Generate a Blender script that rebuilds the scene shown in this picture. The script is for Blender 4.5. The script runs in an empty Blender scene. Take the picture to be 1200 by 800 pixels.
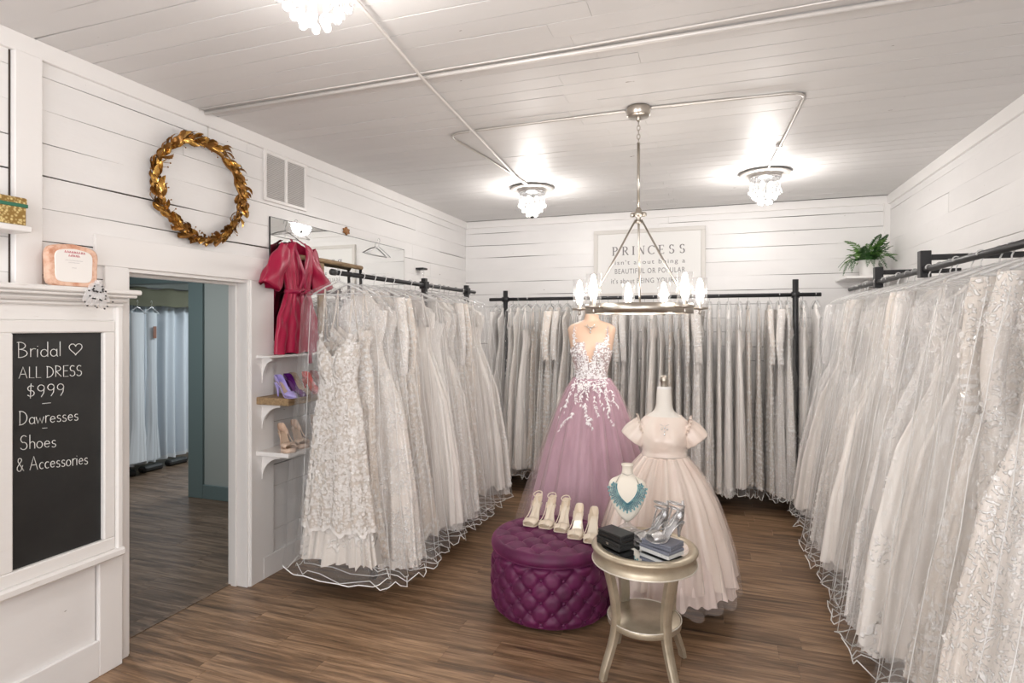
import bpy, math, random
from mathutils import Vector, Matrix
PI = math.pi
C = bpy.context.scene.collection
S = bpy.context.scene

# ------------------------------------------------------------------ camera
YAW = math.radians(19.1)
cam_d = bpy.data.cameras.new('camera'); cam = bpy.data.objects.new('camera', cam_d); C.objects.link(cam)
cam.location = (0, 0, 1.743); cam.rotation_euler = (PI/2, 0, YAW)
cam_d.sensor_width = 36; cam_d.lens = 20.25; cam_d.shift_y = -0.015
cam_d.clip_start = .02; cam_d.clip_end = 60
S.camera = cam
# ------------------------------------------------------------------ view, world, large lights
S.view_settings.view_transform = 'Standard'; S.view_settings.look = 'None'
S.view_settings.gamma = 1; S.view_settings.use_curve_mapping = False
S.view_settings.exposure = 0.22
S.cycles.max_bounces = 10; S.cycles.diffuse_bounces = 6; S.cycles.glossy_bounces = 3
S.cycles.transmission_bounces = 4; S.cycles.transparent_max_bounces = 24
S.cycles.caustics_reflective = False; S.cycles.caustics_refractive = False
S.cycles.sample_clamp_indirect = 4
wd = bpy.data.worlds.new('world'); S.world = wd; wd.use_nodes = True
wb = wd.node_tree.nodes['Background']; wb.inputs[0].default_value = (.92, .96, 1, 1); wb.inputs[1].default_value = 1.2

def area(name, loc, rot, sx, sy, power, col=(1, 1, 1)):
    l = bpy.data.lights.new(name, 'AREA'); l.shape = 'RECTANGLE'; l.size = sx; l.size_y = sy
    l.energy = power; l.color = col
    o = bpy.data.objects.new(name, l); C.objects.link(o); o.location = loc; o.rotation_euler = rot
    return o
def point(name, loc, power, r=.05, col=(1, .96, .92)):
    l = bpy.data.lights.new(name, 'POINT'); l.energy = power; l.shadow_soft_size = r; l.color = col
    o = bpy.data.objects.new(name, l); C.objects.link(o); o.location = loc
    return o
# added fill lights at two assumed windows in the unseen front wall
area('window_daylight', (-1.9, -2.28, 1.55), (PI/2, 0, 0), 1.7, 2.1, 56, (.97, .98, 1))
area('window_daylight', (.7, -2.28, 1.55), (PI/2, 0, 0), 1.7, 2.1, 62, (.97, .98, 1))

# ------------------------------------------------------------------ mesh helpers
def link(name, me, parent=None, loc=None, rot=None, scale=None):
    o = bpy.data.objects.new(name, me); C.objects.link(o)
    if parent: o.parent = parent
    if loc: o.location = loc
    if rot: o.rotation_euler = rot
    if scale: o.scale = scale if hasattr(scale, '__len__') else (scale,)*3
    return o
def tag(o, label=None, cat=None, group=None, kind=None):
    if label: o['label'] = label
    if cat: o['category'] = cat
    if group: o['group'] = group
    if kind: o['kind'] = kind
    return o
def thing(name, loc, label, cat, group=None, rz=0):
    o = bpy.data.objects.new(name, None); C.objects.link(o); o.location = loc; o.rotation_euler = (0, 0, rz)
    o.empty_display_size = .1
    return tag(o, label, cat, group)

class MB:
    def __init__(s): s.v = []; s.f = []; s.fl = []
    def add(s, vs, fs, smooth=True):
        b = len(s.v); s.v += [tuple(p) for p in vs]; s.f += [tuple(i+b for i in f) for f in fs]; s.fl += [smooth]*len(fs)
        return s
    def box(s, x0, x1, y0, y1, z0, z1, smooth=False):
        return s.add([(x0,y0,z0),(x1,y0,z0),(x1,y1,z0),(x0,y1,z0),(x0,y0,z1),(x1,y0,z1),(x1,y1,z1),(x0,y1,z1)],
                     [(0,3,2,1),(4,5,6,7),(0,1,5,4),(1,2,6,5),(2,3,7,6),(3,0,4,7)], smooth)
    def bbox(s, x0, x1, y0, y1, z0, z1, b=.003):      # box with bevelled edges along z and top
        b = min(b, (x1-x0)*.45, (y1-y0)*.45, (z1-z0)*.45)
        def ring(z, i): return [(x0+i,y0+b,z),(x0+b,y0+i,z),(x1-b,y0+i,z),(x1-i,y0+b,z),(x1-i,y1-b,z),(x1-b,y1-i,z),(x0+b,y1-i,z),(x0+i,y1-b,z)]
        r = [[(x+ (b if 0 else 0),y,z) for x,y,z in ring(z0+b,0)], ring(z1-b,0)]
        def small(z): return [(x0+b,y0+b,z),(x0+b,y0+b,z),(x1-b,y0+b,z),(x1-b,y0+b,z),(x1-b,y1-b,z),(x1-b,y1-b,z),(x0+b,y1-b,z),(x0+b,y1-b,z)]
        vs = small(z0)+r[0]+r[1]+small(z1); fs = []
        for k in range(3):
            for i in range(8): fs.append((k*8+i, k*8+(i+1)%8, (k+1)*8+(i+1)%8, (k+1)*8+i))
        fs.append((0,2,4,6)[::-1]); fs.append((24,26,28,30))
        return s.add(vs, fs, False)
    def loft(s, rings, close=True, cap=False, smooth=True):
        n = len(rings[0]); vs = [p for r in rings for p in r]; fs = []
        for j in range(len(rings)-1):
            for i in range(n if close else n-1):
                k = (i+1) % n
                fs.append((j*n+i, j*n+k, (j+1)*n+k, (j+1)*n+i))
        if cap: fs.append(tuple(range(n))[::-1]); fs.append(tuple((len(rings)-1)*n+i for i in range(n)))
        return s.add(vs, fs, smooth)
    def lathe(s, prof, n=24, c=(0,0,0), cap=False, sx=1, sy=1):
        return s.loft([[(c[0]+r*sx*math.cos(2*PI*i/n), c[1]+r*sy*math.sin(2*PI*i/n), c[2]+z) for i in range(n)] for r, z in prof], True, cap)
    def tube(s, pts, r, n=8, closed=False, cap=True, flat=1.0):
        P = [Vector(p) for p in pts]; m = len(P); rings = []
        up = None
        for i in range(m):
            a = P[(i-1) % m] if (closed or i > 0) else P[i]
            b = P[(i+1) % m] if (closed or i < m-1) else P[i]
            t = (b-a);
            if t.length < 1e-9: t = Vector((0,0,1))
            t.normalize()
            if up is None:
                up = Vector((0,0,1)) if abs(t.z) < .9 else Vector((1,0,0))
            u = (up - t*up.dot(t))
            if u.length < 1e-6: u = Vector((1,0,0)) if abs(t.x) < .9 else Vector((0,1,0))
            u.normalize(); up = u; w = t.cross(u)
            rr = r[i] if hasattr(r, '__len__') else r
            rings.append([tuple(P[i]+(u*math.cos(2*PI*k/n)*flat+w*math.sin(2*PI*k/n))*rr) for k in range(n)])
        if closed: rings.append(rings[0])
        return s.loft(rings, True, cap and not closed)
    def ball(s, c, r, n=10, m=6, sz=1):
        return s.lathe([(max(1e-5, r*math.sin(PI*j/m)), -r*sz*math.cos(PI*j/m)) for j in range(m+1)], n, c)
    def build(s, name, mat, parent=None, loc=None, rot=None, scale=None):
        return link(name, s.mesh(name, mat), parent, loc, rot, scale)
    def mesh(s, name, mat):
        me = bpy.data.meshes.new(name); me.from_pydata(s.v, [], s.f); me.polygons.foreach_set('use_smooth', s.fl)
        me.materials.append(mat); me.update(); return me

def interp(tab, x):
    if x <= tab[0][0]: return tab[0][1]
    for (a, p), (b, q) in zip(tab, tab[1:]):
        if x <= b:
            t = (x-a)/(b-a); t = t*t*(3-2*t) if len(tab) < 0 else t
            return p+(q-p)*t
    return tab[-1][1]
def sgnpow(c, p): return math.copysign(abs(c)**p, c)

# ------------------------------------------------------------------ materials
def mat(name, col=(.8,.8,.8), rough=.5, metal=0, **kw):
    m = bpy.data.materials.new(name); m.use_nodes = True
    b = m.node_tree.nodes['Principled BSDF']
    b.inputs['Base Color'].default_value = (*col, 1); b.inputs['Roughness'].default_value = rough; b.inputs['Metallic'].default_value = metal
    for k, v in kw.items():
        b.inputs[k.replace('_', ' ')].default_value = v
    return m
class NT:
    def __init__(s, m): s.t = m.node_tree; s.b = s.t.nodes.get('Principled BSDF')
    def n(s, typ, **kw):
        x = s.t.nodes.new(typ)
        for k, v in kw.items():
            if k.startswith('i_'):
                key = k[2:]; key = int(key) if key.isdigit() else key.replace('_', ' ')
                x.inputs[key].default_value = v
            else: setattr(x, k, v)
        return x
    def l(s, a, b): s.t.links.new(a, b)
    def coord(s, scale=(1,1,1), which='Object', rnd=0):
        tc = s.n('ShaderNodeTexCoord'); mp = s.n('ShaderNodeMapping'); mp.inputs['Scale'].default_value = scale
        s.l(tc.outputs[which], mp.inputs['Vector'])
        if rnd:
            oi = s.n('ShaderNodeObjectInfo'); mu = s.n('ShaderNodeMath', operation='MULTIPLY'); mu.inputs[1].default_value = rnd
            s.l(oi.outputs['Random'], mu.inputs[0]); cx = s.n('ShaderNodeCombineXYZ')
            for k in range(3): s.l(mu.outputs[0], cx.inputs[k])
            s.l(cx.outputs[0], mp.inputs['Location'])
        return mp.outputs['Vector']
    def ramp(s, fac, stops):
        r = s.n('ShaderNodeValToRGB'); e = r.color_ramp.elements
        while len(e) < len(stops): e.new(.5)
        for i, (p, c) in enumerate(stops):
            e[i].position = p; e[i].color = (*c, 1) if len(c) == 3 else c
        s.l(fac, r.inputs['Fac']); return r.outputs['Color']
    def noise(s, vec, scale, detail=3, rough=.5, dist=0):
        x = s.n('ShaderNodeTexNoise'); x.inputs['Scale'].default_value = scale; x.inputs['Detail'].default_value = detail
        x.inputs['Roughness'].default_value = rough; x.inputs['Distortion'].default_value = dist
        s.l(vec, x.inputs['Vector']); return x.outputs['Fac']
    def mix(s, fac, a, b, mode='MIX'):
        x = s.n('ShaderNodeMix', data_type='RGBA', blend_type=mode)
        for sock, v in ((x.inputs[0], fac), (x.inputs[6], a), (x.inputs[7], b)):
            if hasattr(v, 'is_output'): s.l(v, sock)
            else: sock.default_value = v if not isinstance(v, tuple) or len(v) == 4 else (*v, 1)
        return x.outputs[2]
    def bump(s, h, strength=.3, dist=.01):
        x = s.n('ShaderNodeBump'); x.inputs['Strength'].default_value = strength; x.inputs['Distance'].default_value = dist
        s.l(h, x.inputs['Height']); s.l(x.outputs['Normal'], s.b.inputs['Normal']); return x
    def out(s): return s.t.nodes['Material Output']

def paint_mat(name, base, rnd=3.0, rough=.38, dirt=.35, stretch=(1,1,1)):
    m = mat(name, base, rough); t = NT(m)
    v = t.coord(stretch, rnd=rnd)
    a = t.noise(v, 2.2, 4, .6)
    tone = t.ramp(a, [(.3, tuple(c*.93 for c in base)), (.7, base)])
    sp = t.noise(v, 26, 3, .6)
    specks = t.ramp(sp, [(.745, (0,0,0)), (.77, (1,1,1))])
    c = t.mix(specks, tone, (.18,.14,.11))
    t.l(c, t.b.inputs['Base Color'])
    b2 = t.noise(v, 40, 4, .6); t.bump(b2, .25, .002)
    return m
M = {}
M['wall'] = paint_mat('wall_paint', (.82,.805,.795), stretch=(.6,.6,1.5))
M['ceiling'] = paint_mat('ceiling_paint', (.725,.71,.70), rough=.5, stretch=(.35,1.6,1))
M['trim'] = mat('trim_paint', (.81,.79,.775), .3)
M['gap'] = mat('dark_gap', (.055,.042,.035), .9)
M['black'] = mat('black_metal', (.022,.022,.024), .42, .3)
M['dark'] = mat('dark_plastic', (.03,.03,.03), .4)
M['plate'] = mat('satin_plate', (.72,.69,.66), .45, .8)
M['nickel'] = mat('brushed_nickel', (.50,.46,.41), .28, 1)
M['conduit'] = mat('painted_conduit', (.70,.67,.64), .4, .2)
M['chrome'] = mat('chrome', (.85,.85,.86), .12, 1)
M['white'] = mat('white_plastic', (.85,.85,.84), .35)
M['teal'] = mat('teal_paint', (.14,.19,.19), .5)
M['greenwall'] = mat('grey_green_paint', (.36,.39,.37), .5)
M['gold'] = mat('gold_leaf', (.62,.35,.09), .25, .85)
M['golddark'] = mat('dark_gold', (.28,.13,.03), .35, .6)
M['mirror'] = mat('mirror_glass', (.90,.91,.90), .015, 1)
M['chalk'] = mat('chalk', (.78,.78,.75), .9)
M['leafgreen'] = mat('fern_green', (.11,.25,.045), .5)

def chalkboard():
    m = mat('chalkboard', (.02,.02,.019), .55); t = NT(m); v = t.coord()
    t.l(t.ramp(t.noise(v, 5, 5, .65), [(.3,(.008,.008,.008)),(.8,(.020,.020,.019))]), t.b.inputs['Base Color']); return m
M['board'] = chalkboard()
def distressed():
    m = mat('distressed_paint', (.84,.82,.80), .42); t = NT(m); v = t.coord((1,1,1))
    n1 = t.noise(t.coord((6,2,14)), 4, 6, .7)
    t.l(t.ramp(n1, [(.22,(.60,.55,.50)),(.36,(.78,.76,.74)),(1,(.81,.79,.77))]), t.b.inputs['Base Color']); return m
M['distress'] = distressed()
def floor_mat(name, tint):
    m = mat(name, (.15,.1,.07), .36); t = NT(m)
    v = t.coord((1.1, 15, 1), rnd=40)
    g1 = t.noise(v, 1.6, 6, .62, .4)
    v2 = t.coord((5, 90, 1), rnd=17)
    g2 = t.noise(v2, 1.2, 4, .6)
    c1 = t.ramp(g1, [(.26, tuple(a*b for a, b in zip((.055,.038,.027), tint))), (.47, tuple(a*b for a, b in zip((.175,.115,.074), tint))), (.62, tuple(a*b for a, b in zip((.30,.21,.145), tint))), (.8, tuple(a*b for a, b in zip((.12,.088,.066), tint)))])
    c2 = t.mix(.55, c1, t.ramp(g2, [(.3,(.35,.35,.35)),(.75,(1.25,1.2,1.15))]), 'MULTIPLY')
    oi = t.n('ShaderNodeObjectInfo')
    c3 = t.mix(1.0, c2, t.ramp(oi.outputs['Random'], [(0,(.86,.84,.83)),(1,(1.14,1.13,1.12))]), 'MULTIPLY')
    t.l(c3, t.b.inputs['Base Color'])
    t.l(t.ramp(g2, [(.2,(.42,.42,.42)),(.8,(.30,.30,.30))]), t.b.inputs['Roughness'])
    t.bump(g2, .25, .002); return m
M['floor'] = floor_mat('vinyl_wood_floor', (1.30,1.20,1.05))
M['floor2'] = floor_mat('grey_wood_floor', (.85,.88,.92))

def clear(name, gloss=.12, edge=.55, tint=(1,1,1), haze=0.0, hazecol=(.9,.9,.9), rough=.08, bump=0):
    """thin clear film or glass: passes light straight, reflects more at grazing angles, optional milky haze"""
    m = bpy.data.materials.new(name); m.use_nodes = True; t = NT(m); t.t.nodes.remove(t.b)
    tr = t.n('ShaderNodeBsdfTransparent'); tr.inputs[0].default_value = (*tint, 1)
    gl = t.n('ShaderNodeBsdfGlossy'); gl.inputs['Roughness'].default_value = rough
    lw = t.n('ShaderNodeLayerWeight'); lw.inputs['Blend'].default_value = .35
    mr = t.n('ShaderNodeMapRange'); mr.inputs['To Min'].default_value = gloss; mr.inputs['To Max'].default_value = edge
    t.l(lw.outputs['Facing'], mr.inputs['Value'])
    mx = t.n('ShaderNodeMixShader'); t.l(mr.outputs[0], mx.inputs[0]); t.l(tr.outputs[0], mx.inputs[1]); t.l(gl.outputs[0], mx.inputs[2])
    last = mx.outputs[0]
    if bump:
        v = t.coord((1,1,.35), rnd=9); nz = t.noise(v, 16, 3, .6, 1.2)
        bp = t.n('ShaderNodeBump'); bp.inputs['Strength'].default_value = bump; bp.inputs['Distance'].default_value = .03
        t.l(nz, bp.inputs['Height']); t.l(bp.outputs[0], gl.inputs['Normal'])
    if haze:
        df = t.n('ShaderNodeBsdfDiffuse'); df.inputs[0].default_value = (*hazecol, 1)
        m2 = t.n('ShaderNodeMixShader'); m2.inputs[0].default_value = haze
        t.l(last, m2.inputs[1]); t.l(df.outputs[0], m2.inputs[2]); last = m2.outputs[0]
    t.l(last, t.out().inputs['Surface']); return m
M['bag'] = clear('clear_vinyl', .035, .11, haze=.035, hazecol=(.97,.96,.95), rough=.09, bump=.8)
M['glass'] = clear('clear_glass', .05, .55, haze=.007, hazecol=(1,1,1), rough=.03)
M['crystal'] = clear('crystal', .12, .95, haze=.05, hazecol=(1,1,1), rough=.05)
M['hanger'] = clear('clear_hanger', .2, .6, haze=.55, rough=.1)
M['piping'] = mat('white_piping', (.86,.86,.85), .4)
def emit(name, col, s):
    m = mat(name, col, .4); b = m.node_tree.nodes['Principled BSDF']
    b.inputs['Emission Color'].default_value = (*col, 1); b.inputs['Emission Strength'].default_value = s; return m
M['bulb'] = emit('lit_bulb', (1,.95,.88), 4)

def lace(name, ground, thread, scale=34, cover=.5, rough=.6, shine=.0, rnd=5):
    m = mat(name, ground, rough); t = NT(m)
    v = t.coord((1,1,1), rnd=rnd)
    w = t.n('ShaderNodeTexNoise'); w.inputs['Scale'].default_value = 9; t.l(v, w.inputs['Vector'])
    vm = t.n('ShaderNodeVectorMath', operation='MULTIPLY_ADD'); vm.inputs[1].default_value = (.12,.12,.12)
    t.l(w.outputs['Color'], vm.inputs[0]); t.l(v, vm.inputs[2])
    vo = t.n('ShaderNodeTexVoronoi', feature='SMOOTH_F1'); vo.inputs['Scale'].default_value = scale; t.l(vm.outputs[0], vo.inputs['Vector'])
    fl = t.ramp(vo.outputs['Distance'], [(.26,(1,1,1)),(.40,(0,0,0))])
    area_ = t.ramp(t.noise(v, 5.5, 2, .5), [(cover-.09,(0,0,0)),(cover+.03,(1,1,1))])
    fac = t.mix(1.0, fl, area_, 'MULTIPLY')
    oi = t.n('ShaderNodeObjectInfo')
    g = t.mix(1.0, ground, t.ramp(oi.outputs['Random'], [(0,(.93,.90,.87)),(.35,(1,1,1)),(.7,(1.0,.965,.93)),(1,(1.02,1.03,1.05))]), 'MULTIPLY')
    t.l(t.mix(fac, g, thread), t.b.inputs['Base Color'])
    bw = t.n('ShaderNodeRGBToBW'); t.l(fac, bw.inputs[0]); t.bump(bw.outputs[0], .9, .007)
    t.b.inputs['Sheen Weight'].default_value = .3
    return m
M['g_lace'] = lace('ivory_lace', (.79,.74,.685), (.95,.94,.92), 58, .46)
M['g_tulle'] = lace('white_tulle', (.88,.86,.835), (.93,.92,.91), 44, .56)
M['g_champ'] = lace('champagne_lace', (.79,.715,.64), (.92,.88,.84), 62, .46)
M['g_bead'] = lace('beaded_lace', (.81,.775,.74), (.95,.94,.93), 84, .44, .45)
M['g_satin'] = mat('ivory_satin', (.86,.82,.78), .36, 0, Sheen_Weight=.2)
M['g_under'] = lace('soft_tulle', (.66,.63,.595), (.80,.775,.75), 40, .5)
M['motif'] = mat('lace_thread', (.90,.885,.865), .5)
M['hollow'] = mat('gown_inside', (.55,.5,.46), .8)

# ------------------------------------------------------------------ the room
XL, XR, YB, YF, H = -2.93, 1.68, 6.68, -2.2, 3.05
random.seed(5)
def plank_mesh(L, w, th, mt, n=10, gmax=.004, seed=0):
    """board along x, width along z, face towards -y; edges uneven so joints open and close"""
    R = random.Random(seed); b = MB(); ph = [R.uniform(0, 6) for _ in range(4)]
    g0 = R.uniform(-.0010, .0014) + (.0020 if R.random() < .35 else 0)
    def gap(x, k): return max(.0002, g0 + gmax*.5*(math.sin(x*1.9+ph[k])*.6+math.sin(x*5.3+ph[k+1])*.5))
    lo, hi, lo2, hi2 = [], [], [], []
    for i in range(n+1):
        x = L*i/n; e = .0006 if i in (0, n) else 0
        x2 = min(max(x, e), L-e)
        a, c = gap(x, 0), gap(x, 2)
        lo.append((x2, 0, a)); hi.append((x2, 0, w-c)); lo2.append((x2, th, a)); hi2.append((x2, th, w-c))
    b.loft([lo2, lo, hi, hi2], close=False, smooth=False)
    b.add([lo[0], hi[0], hi2[0], lo2[0], lo[-1], hi[-1], hi2[-1], lo2[-1]], [(0,1,2,3),(7,6,5,4)], False)
    return b.mesh('plank', mt)
def planks_on(parent, along0, along1, z0, z1, w, mt, place, seed, holes=(), mean=2.6, th=.012, gmax=.004, ceil=None):
    """lay boards; place(obj, a, z) puts the board; holes = (a0, a1, zlo, zhi) left open"""
    R = random.Random(seed); k = 0; z = z0
    while z < z1-1e-4:
        ww = min(w*R.choice((1,1,1,1.0)), z1-z); segs = [(along0, along1)]
        for (h0, h1, hz0, hz1) in holes:
            if z+ww > hz0+.01 and z < hz1-.01:
                ns = []
                for a, b in segs:
                    if b <= h0 or a >= h1: ns.append((a, b))
                    else:
                        if h0-a > .02: ns.append((a, h0))
                        if b-h1 > .02: ns.append((h1, b))
                segs = ns
        for a, b in segs:
            cuts = [a]; p = a + R.uniform(.8, 1)*mean
            while p < b-.6: cuts.append(p); p += mean*R.uniform(.8, 1.4)
            cuts.append(b)
            for p, q in zip(cuts, cuts[1:]):
                me = plank_mesh(q-p, ww, th, mt, max(3, int((q-p)*4)), gmax, R.random())
                o = link('plank', me, parent); place(o, p, z, q, R.uniform(0, .0015))
        z += w
DY0, DY1, DZ = 2.21, 3.07, 2.05         # doorway opening in the left wall
WT = .155                                # wall thickness at the doorway
# left wall backing (3 blocks round the doorway)
b = MB(); b.box(XL-WT, XL-.012, YF, DY0, 0, H); b.box(XL-WT, XL-.012, DY1, YB+.15, 0, H); b.box(XL-WT, XL-.012, DY0, DY1, DZ, H)
wl = b.build('wall_left', M['gap']); tag(wl, kind='structure')
wlp = (DY0-.1, DY1+.1, -.02, DZ-.02)
def pl_left(o, p, z, q, j): o.rotation_euler = (0,0,-PI/2); o.location = (XL+j, q, z)
# left wall boards face +x: local -y -> +x needs rotation +90deg about z
def pl_left(o, p, z, q, j): o.rotation_euler = (0,0,PI/2); o.location = (XL+j, p, z)
planks_on(wl, YF, YB, .0, H, .1525, M['wall'], pl_left, 11, [wlp], gmax=.0070)
wbk = MB().box(XL-WT, XR+.15, YB+.012, YB+.15, 0, H).build('wall_back', M['gap']); tag(wbk, kind='structure')
def pl_back(o, p, z, q, j): o.location = (p, YB-j, z)
planks_on(wbk, XL, XR, 0, H, .1525, M['wall'], pl_back, 12, gmax=.0085)
wr = MB().box(XR+.012, XR+.15, YF, YB+.15, 0, H).build('wall_right', M['gap']); tag(wr, kind='structure')
def pl_right(o, p, z, q, j): o.rotation_euler = (0,0,-PI/2); o.location = (XR-j, q, z)
planks_on(wr, YF, YB, 0, H, .1525, M['wall'], pl_right, 13, gmax=.0085)
# unseen front wall behind the camera, with two openings added for the fill
b = MB()
b.box(XL-WT, -2.75, YF-.15, YF, 0, H); b.box(-1.05, -.15, YF-.15, YF, 0, H); b.box(1.55, XR+.15, YF-.15, YF, 0, H)
b.box(-2.75, -1.05, YF-.15, YF, 0, .5); b.box(-.15, 1.55, YF-.15, YF, 0, .5); b.box(-2.75, -1.05, YF-.15, YF, 2.6, H); b.box(-.15, 1.55, YF-.15, YF, 2.6, H)
tag(b.build('wall_front', M['wall']), kind='structure')
for k, (a, c) in enumerate(((-2.75, -1.05), (-.15, 1.55))):
    b = MB(); b.box(a, c, YF-.1, YF-.05, .5, .56); b.box(a, c, YF-.1, YF-.05, 2.54, 2.6); b.box(a, a+.06, YF-.1, YF-.05, .56, 2.54); b.box(c-.06, c, YF-.1, YF-.05, .56, 2.54)
    tag(b.build('window_%d' % (k+1), M['trim']), kind='structure')  # frame round an assumed opening, added for the front fill
# ceiling
ce = MB().box(XL-WT, XR+.15, YF, YB+.15, H+.012, H+.12).build('ceiling', M['gap']); tag(ce, kind='structure')
def pl_ceil(o, p, z, q, j): o.rotation_euler = (-PI/2, 0, 0); o.location = (p, z, H+0*j)
def cplace(o, p, z, q, j):
    # board face (-y local) must look down: rotate +90 about x => local -y -> -z, local z -> -y
    o.rotation_euler = (PI/2, 0, 0); o.location = (p, z+CW, H-j)
CW = .128
planks_on(ce, XL, XR, YF, YB, CW, M['ceiling'], cplace, 14, gmax=.0098)
# floor
fl = MB().box(XL-WT, XR+.15, YF, YB+.15, -.12, -.010).build('floor', M['floor']); tag(fl, kind='structure')
R = random.Random(9)
FW = .15; y = .9; row = 0
while y < YB:
    x = XL-WT - R.uniform(0, 1.0); w = min(FW, YB-y)
    while x < XR:
        L = 1.22; a, c = max(x, XL-WT), min(x+L, XR)
        if c-a > .03 :
            g = .0007
            o = MB().add([(g,g,0),(c-a-g,g,0),(c-a-g,w-g,0),(g,w-g,0),(0,0,-.002),(c-a,0,-.002),(c-a,w,-.002),(0,w,-.002)],
                [(0,1,2,3),(4,5,1,0),(5,6,2,1),(6,7,3,2),(7,4,0,3)], False).build('floor_plank', M['floor'], fl, (a, y, 0))
            if x < XL and (y < DY0-.15 or y > DY1): pass
        x += L
    y += FW; row += 1
MB().box(XL-WT, XR+.15, YF, .9, -.01, 0).build('floor_section', M['floor'], fl)
# back room behind the doorway
BX = -7.2
f2 = MB().box(BX, XL-WT, 1.2, YB+.15, -.12, -.010).build('floor_of_back_room', M['floor2']); tag(f2, kind='structure')
y = 1.2
while y < YB:
    x = BX - R.uniform(0, 1.0)
    while x < XL-WT:
        a, c = max(x, BX), min(x+1.22, XL-WT-.006)
        if c-a > .03: 
            g=.0007; w = FW
            MB().add([(g,g,0),(c-a-g,g,0),(c-a-g,w-g,0),(g,w-g,0),(0,0,-.002),(c-a,0,-.002),(c-a,w,-.002),(0,w,-.002)],
                [(0,1,2,3),(4,5,1,0),(5,6,2,1),(6,7,3,2),(7,4,0,3)], False).build('floor_plank', M['floor2'], f2, (a, y, 0))
        x += 1.22
    y += FW
tag(MB().box(BX, XL-WT, 1.2, YB+.15, 2.75, 2.87).build('ceiling_of_back_room', M['white']), kind='structure')
b = MB(); b.box(BX-.1, BX, 1.2, YB+.15, 0, 2.75); b.box(BX, XL-WT, 1.1, 1.2, 0, 2.75); b.box(BX, XL-WT, YB+.15, YB+.25, 0, 2.75)
tag(b.build('wall_back_room', M['greenwall']), kind='structure')
b = MB(); b.box(-4.93, XL-WT, 4.5, 4.62, 0, 2.75); b.box(BX, -4.93, 4.5, 4.62, 2.24, 2.75)
tag(b.build('wall_partition', M['greenwall']), kind='structure')
b = MB(); b.bbox(-5.05, -4.86, 4.475, 4.64, 0, 2.25); b.bbox(BX, -4.86, 4.47, 4.64, 2.19, 2.46)
tag(b.build('trim_1', M['teal']), kind='structure')
tag(MB().bbox(-4.86, XL-WT, 4.478, 4.5, 0, .14).build('baseboard_partition', M['teal']), kind='structure')
area('back_room_lamp', (-4.7, 3.0, 2.72), (0,0,0), .9, .3, 34, (.93,.97,1))
area('back_room_lamp', (-4.6, 6.2, 2.72), (0,0,0), .9, .3, 62, (.90,.96,1))

# trims of the main room
tag(MB().bbox(XL-.002, XL+.022, YF, YB, H-.085, H).build('trim_2', M['trim']), kind='structure')
tag(MB().bbox(XR-.022, XR+.002, YF, YB, H-.095, H).build('trim_3', M['trim']), kind='structure')
tag(MB().bbox(XL, XR, YB-.022, YB+.002, H-.085, H).build('trim_4', M['trim']), kind='structure')
tag(MB().bbox(XR-.05, XR, YB-.05, YB, 0, H-.085).build('trim_5', M['trim']), kind='structure')
b = MB(); b.bbox(XL, XL+.02, DY1+.115, YB, 0, .15); b.bbox(XL, XL+.02, YF, DY0-.12, 0, .15)
tag(b.build('baseboard_left', M['trim']), kind='structure')
tag(MB().bbox(XL, XR, YB-.018, YB, 0, .14).build('baseboard_back', M['trim']), kind='structure')
tag(MB().bbox(XR-.018, XR, YF, YB, 0, .14).build('baseboard_right', M['trim']), kind='structure')
# doorway: jamb lining, stop, casings
d = MB().bbox(XL-WT, XL+.004, DY1-.02, DY1, 0, DZ-.02, .001).build('door_1', M['trim']); tag(d, kind='structure')
MB().bbox(XL-WT, XL+.004, DY0, DY0+.02, 0, DZ-.02, .001).build('jamb', M['trim'], d)
MB().bbox(XL-WT, XL+.004, DY0, DY1, DZ-.02, DZ, .001).build('head_jamb', M['trim'], d)
b = MB(); b.bbox(XL-.12, XL-.075, DY1-.035, DY1-.02, 0, DZ-.02); b.bbox(XL-.12, XL-.075, DY0+.02, DY0+.035, 0, DZ-.02); b.bbox(XL-.12, XL-.075, DY0+.035, DY1-.035, DZ-.035, DZ-.02)
b.build('door_stop', M['trim'], d)
MB().bbox(XL, XL+.018, DY1-.006, DY1+.215, .0, DZ, .002).build('side_casing', M['trim'], d)
MB().bbox(XL, XL+.022, DY1-.002, DY1+.022, 0, DZ).build('casing_bead', M['trim'], d)
MB().bbox(XL, XL+.02, DY0-.17, DY1+.215, DZ+.0, DZ+.155, .002).build('head_casing', M['trim'], d)
MB().bbox(XL, XL+.018, DY0-.12, DY0+.006, 0, DZ, .002).build('side_casing', M['trim'], d)
MB().bbox(XL-WT-.02, XL-WT+.02, DY0, DY1, -.001, .004, .002).build('threshold', M['floor2'], d)
# post board and recessed bay at the far left
tag(MB().bbox(XL, XL+.035, 1.68, 1.79, 1.93, H-.085).build('trim_6', M['trim']), kind='structure')
tag(MB().bbox(XL-.001, XL+.004, 1.672, 1.681, 1.93, H-.085).build('trim_7', M['gap']), kind='structure')  # dark strip coloured in for the shading of the recess
# panelled wall below the chalkboard frame
b = MB(); b.bbox(XL+.0, XL+.035, YF, 2.03, .0, .62); b.bbox(XL+.035, XL+.055, YF, 2.035, 0, .18)
tag(b.build('trim_8', M['wall']), kind='structure')
tag(MB().bbox(XL, XL+.055, 2.035, 2.155, 0, 1.93, .004).build('trim_9', M['trim']), kind='structure')
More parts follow.
